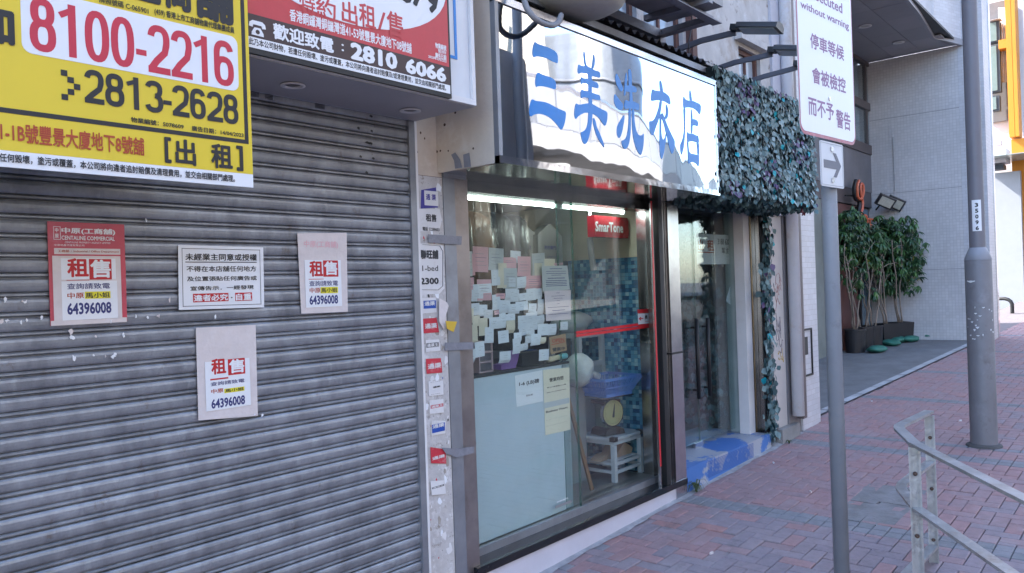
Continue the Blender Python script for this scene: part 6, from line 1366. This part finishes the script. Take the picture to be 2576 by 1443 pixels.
# ================================================================== FAR BUILDINGS UP THE STREET
fb = thing('far_white_building', 'far white building with an orange corner pier and pipes beyond the mosaic pier', 'building')
whm = pm('far_white', (.62, .60, .63), .7, var=.06, scale=1); orm = pm('orange_cladding', (.62, .24, .02), .5, var=.05, scale=1.5)
XF = 21
def FU(px, X=XF): return U(px, 'x', X)
def fbox(nm, bl, tr, m, X, th, par=None):
    a = FU(bl, X); c = FU(tr, X); yl, yr = max(a.y, c.y), min(a.y, c.y); return MB().box(X, yr, min(a.z, c.z), X+th, yl, max(a.z, c.z)).build(nm, m, par or fb)
fbox('facade', (2440, 870), (2700, -200), whm, 22.0, 1.0)
yA, yB, yC = FU((2532, 150), 21.4).y, FU((2547, 150), 21.4).y, FU((2557, 150), 21.4).y; zA = FU((2545, 345), 21.4).z
MB().box(21.4, yB+.004, zA, 21.9, yA, 14).build('orange_pier', orm, fb); MB().box(21.4, yC, zA, 21.9, yB-.004, 14).build('orange_pier', orm, fb)
a = FU((2558, 900), 21.3); MB().box(21.3, -2.6, .5, 21.95, -1.2, 4.2).build('orange_pier', orm, fb) if 0 else None
fbox('orange_block', (2512, 124), (2532, 98), orm, 21.45, .3)
fbox('orange_block', (2562, 900), (2600, 345), orm, 21.6, .3)
gpane = pm('far_green_glass', (.20, .26, .24), .15, var=.1); dkf = pm('far_dark_frame', (.05, .06, .07), .4); ltp = pm('far_pipe', (.50, .49, .50), .4, var=.1)
fbox('bay_recess', (2486, 310), (2532, 0), pm('far_painted_shade', (.16, .16, .17), .8), 21.9, .08)  # shade of the window bay put into a dark grey colour
for z0, z1 in ((235, 112), (282, 240), (110, 52)):
    f = fbox('bay_window', (2488, z0), (2514, z1), dkf, 21.6, .2); a = FU((2490, z0-4), 21.6); c = FU((2506, z1+4), 21.6); MB().box(21.585, c.y, a.z, 21.5995, a.y, c.z).build('pane', gpane, f)
fbox('window_ledge', (2486, 52), (2516, 46), whm, 21.45, .3)
for i, px in enumerate((2514, 2519, 2524, 2529)):
    a = FU((px+6, 208), 21.8); c = FU((px, 20), 21.8); MB().tube([(21.8, a.y, a.z), (21.8, a.y, c.z)], .022, 8).build('pipe', ltp, fb, smooth=True)
cw = FU((2500, 395), 20.5); 
MB().box(20.3, -3.0, cw.z-.02, 21.9, FU((2486, 395), 20.3).y+.4, cw.z+.0).build('glass_canopy', pm('canopy_glass', (.30, .36, .35), .15, var=.1), fb)
fbox('canopy_fascia', (2480, 368), (2516, 352), whm, 21.0, .3); fbox('vent_box', (2488, 412), (2530, 372), whm, 20.8, .6)
fbox('vent_grille', (2491, 428), (2524, 413), dkf, 20.9, .4)
gl2 = pm('far_grey_panel', (.36, .38, .42), .5, var=.04); fbox('lower_wall', (2486, 860), (2566, 430), gl2, 21.3, .2)
t = thing('black_handrail', 'bent black handrail by the far grey wall beyond the metal flashing', 'handrail'); p = G((2548, 826)); a = U((2548, 826), 'x', 18); c = U((2535, 752), 'x', 18)
MB().tube(smooth_path([(18, a.y, gz(18)), (18, a.y, c.z), (18.1, a.y+.35, c.z)], 2), .035, 8).build('rail', M['black'], t, smooth=True)
farw = thing('far_grey_building', 'far pale building closing the street beyond the white one', 'building')
MB().box(26, -9, .5, 40, 9, 22).build('wall', whm, farw)

# ================================================================== ACROSS THE ROAD (seen in the mirror sign, the steel and the glass)
cr_m = pm('warm_facade', (.42, .36, .28), .8, var=.06, scale=.6, stain=[(.5, .42, .32)], sscale=.5); wgl = pm('far_window_glass', (.06, .08, .10), .1, var=.1); trimm = pm('far_trim', (.58, .52, .44), .7)
def block(lb, x0, x1, y1, y0, h, m, wx, wz, wsz, nm='apartment_building'):
    t = thing(nm, lb, 'building', (x0, y1, 0)); W_ = x1-x0; MB().box(0, y0-y1, -.3, W_, 0, h).build('wall', m, t)
    wm = None; b0 = MB().box(0, -.02, 0, wsz[0], .05, wsz[1]).mesh('window', trimm); g0 = MB().box(.08, .051, .08, wsz[0]/2-.03, .058, wsz[1]-.08).box(wsz[0]/2+.03, .051, .08, wsz[0]-.08, .058, wsz[1]-.08).mesh('pane', wgl); l0 = MB().box(-.1, .0, -.14, wsz[0]+.1, .22, -.03).mesh('window_sill', trimm)
    z = 3.6
    while z+wsz[1] < h-.6:
        x = wx*.4
        while x+wsz[0] < W_-.3:
            f = obj('window', b0, t, loc=(x, .0, z)); obj('pane', g0, f); obj('window_sill', l0, f); x += wx
        z += wz
    MB().box(-.15, y0-y1, h+.001, W_+.15, .2, h+.5).build('parapet', trimm, t); return t
block('sunlit warm cream apartment block opposite, left one', 10, 19.5, -16, -30, 17, cr_m, 3.0, 3.1, (1.4, 1.5))
block('narrow sunlit pale tower opposite between the cream block and the curved block', 21.0, 24.5, -17, -30, 19, pm('pale_facade', (.46, .42, .36), .8, var=.05), 1.7, 3.1, (1.0, 1.4))
block('low ochre block opposite, behind the camera to the left', -22, 4.0, -17, -30, 9, pm('ochre_facade', (.30, .23, .17), .8, var=.08), 2.8, 3.1, (1.5, 1.5))
t = thing('curved_tower', 'grey curved glass tower opposite beyond the flyover', 'building', (29.0, -19.5, 0)); MB().lathe([(3.4, -.3), (3.4, 11.5), (3.2, 12)], (0, 0, 0), 40).build('wall', pm('grey_cladding', (.22, .24, .27), .3, metal=.3, var=.1), t, smooth=True)
for z in range(2, 12, 2): MB().lathe([(3.42, z), (3.47, z), (3.47, z+.12), (3.42, z+.12)], (0, 0, 0), 40).build('band', M['rail'], t, smooth=True)
fo = thing('flyover', 'grey elevated footbridge with panelled parapet across the road', 'bridge', (0, 0, 0)); cp = pm('bridge_concrete', (.36, .36, .37), .8, var=.1, scale=1.5, stain=[(.24, .23, .23)], sscale=1); pp_ = pm('parapet_panel', (.30, .31, .34), .5, var=.08, scale=1.5)
br = [(2, -11.0, 5.0), (10, -11.2, 5.1), (16, -11.8, 5.3), (22, -13.0, 5.5), (30, -15.5, 5.6), (42, -20, 5.6)]
Q = smooth_path(br, 2)
MB().bar([q+Vector((0, 0, 0)) for q in Q], 2.2, .55, (0, 1, 0)).build('deck', cp, fo)
for (off) in (1.05, -1.05):
    for a, c in zip(Q, Q[1:]):
        L_ = (c-a).length; n = max(1, int(L_/1.5)); 
        for k in range(n):
            p0 = a.lerp(c, (k+.04)/n)+Vector((0, off, .9)); p1 = a.lerp(c, (k+.96)/n)+Vector((0, off, .9)); MB().bar([p0, p1], 1.1, .05, (0, 0, 1)).build('parapet_panel', pp_, fo)
    MB().bar([q+Vector((0, off, 1.55)) for q in Q], .12, .08, (0, 1, 0)).build('handrail', M['steel'], fo)
for x, y in ((6, -11.1), (17, -12), (26, -14.2), (36, -17.8)): MB().tube([(x, y, -.2), (x, y, 3.6), (x, y, 4.75)], [.4, .35, .9], 16).build('pier', cp, fo, smooth=True)

# ================================================================== SMALL WEAR AND CLUTTER
sp_m = pm('rust_spot', (.09, .05, .035), .8)
for i, (x, y, s_) in enumerate([(1430, 1000, .006), (1460, 1043, .005), (1552, 1142, .006), (1578, 1136, .005), (1637, 1136, .004), (1825, 1118, .005), (1610, 940, .007), (1690, 848, .006), (1405, 1145, .005)]):
    p = U(c2(x, y), 'y', -.001)
    if p.x > 2.334: p = U(c2(x, y), 'x', 2.334); MB().prism([(s_*math.cos(a), s_*math.sin(a)) for a in (0, 1, 2, 3, 4, 5)], -.0006, .0006).build('rust_spot', sp_m, old, loc=p, rot=(0, 0, RAD(-90)))
    else: MB().prism([(s_*.7*math.cos(a), s_*math.sin(a)) for a in (0, 1, 2, 3, 4, 5)], -.0006, .0006).build('rust_spot', sp_m, old, loc=p)
# thin hairline seams in the pilaster cladding
MB().box(2.214, -.0012, 1.928, 2.36, -.0002, 1.932).build('seam', sp_m, old)
# graffiti scrawl on the beige wall beside the ivy
gr = random.Random(6)
for col_, m_ in (('r', pm('faint_red_spray', (.42, .26, .24), .8)), ('k', pm('faint_grey_spray', (.20, .18, .20), .8)), ('y', pm('ochre_spray', (.50, .34, .10), .8))):
    for k in range(5 if col_ != 'y' else 2):
        zc_ = {'r': 1.35, 'k': 1.0, 'y': .78}[col_]+gr.uniform(-.15, .15); P = []; x = 6.0+gr.uniform(0, .05)
        for q in range(6): P.append((x+.02*q+gr.uniform(-.02, .02), .0285, zc_+gr.uniform(-.09, .09)))
        MB().tube(smooth_path(P, 2), .0022, 4, 0, False).build('graffiti_stroke', m_, neigh)
# litter
lr = random.Random(12)
for i, (px, lb_) in enumerate((((1795, 1393), 'white cigarette end on the nearest bricks by the laundry plinth'), ((2192, 1010), 'tiny pale scrap on the bricks by the asphalt forecourt'), ((1945, 1165), 'tiny white scrap on the bricks before the blue step'), ((2040, 1240), 'tiny pale scrap on the bricks left of the sign post'), ((2330, 1190), 'tiny scrap on the bricks behind the looped railing end'), ((2420, 1060), 'tiny scrap on the bricks left of the lamp post'))):
    p = G(px); p.z = gz(p.x)+.003; t = MB().prism([(0, 0), (.02, .001), (.022, .006), (.003, .007)], -.006, .006).build('litter_scrap', M['paper'] if i % 3 else M['beige_p'], None, loc=p, rot=(RAD(80), 0, lr.uniform(0, 6)), label=lb_, cat='litter', group='litter on the pavement')
# yellow and green cord ends hanging behind the red tape
t = thing('cord', 'yellow green and pink cord hanging behind the red tape in the laundry', 'cord')
MB().tube(smooth_path([U(p, 'y', .19) for p in ((1655, 590), (1640, 640), (1650, 660), (1668, 680), (1674, 720))], 2), .0035, 6).build('yellow_cord', pm('yellow_cord', (.6, .38, .05), .5), t)
MB().tube(smooth_path([U(p, 'y', .19) for p in ((1648, 690), (1642, 720), (1636, 760))], 2), .0028, 6).build('green_cord', pm('green_cord', (.1, .35, .2), .5), t)
# lamp post foot
MB().lathe([(R1_*1.02, .0), (R1_*1.35, .0), (R1_*1.28, .012), (R1_*1.02, .02)], (0, 0, 0), 28).build('foot_ring', pm('dirty_ring', (.09, .085, .085), .9, var=.3), lpst)
# torn glued paper left over on the pilaster
tr3 = random.Random(33); tmats = [ws, ws, M['paper'], ws, pm('old_glue', (.34, .30, .26), .85, var=.2), sb_, sr_, sk]
for i in range(60):
    x = tr3.uniform(2.222, 2.352); z = tr3.uniform(.2, 1.9); s_ = tr3.uniform(.006, .024); mi_ = tr3.choice(range(len(tmats))); 
    if mi_ > 4: s_ *= .45
    P_ = []; n = 7; a0 = tr3.uniform(0, 6)
    for q in range(n): a = a0+6.283*q/n; r_3 = s_*tr3.uniform(.35, 1); P_.append((max(2.214, min(2.357, x+r_3*.8*math.cos(a))), z+r_3*1.3*math.sin(a)))
    MB().prism(P_, -.0039-.00008*(i % 6), -.0034).build('torn_paper', tmats[mi_], old)
# drips and joints on the mosaic wall, cable and box
MB().tube([(XW-.012, .95, 2.75), (XW-.012, .95, 3.6)], .006, 5).build('cable', M['rail'], rs)
for z_ in (1.5, 2.72, 3.9): MB().box(XW-.0025, .031, z_, XW-.0003, YR-.01, z_+.008).build('movement_joint', pm('joint_line', (.30, .29, .31), .8), rs)
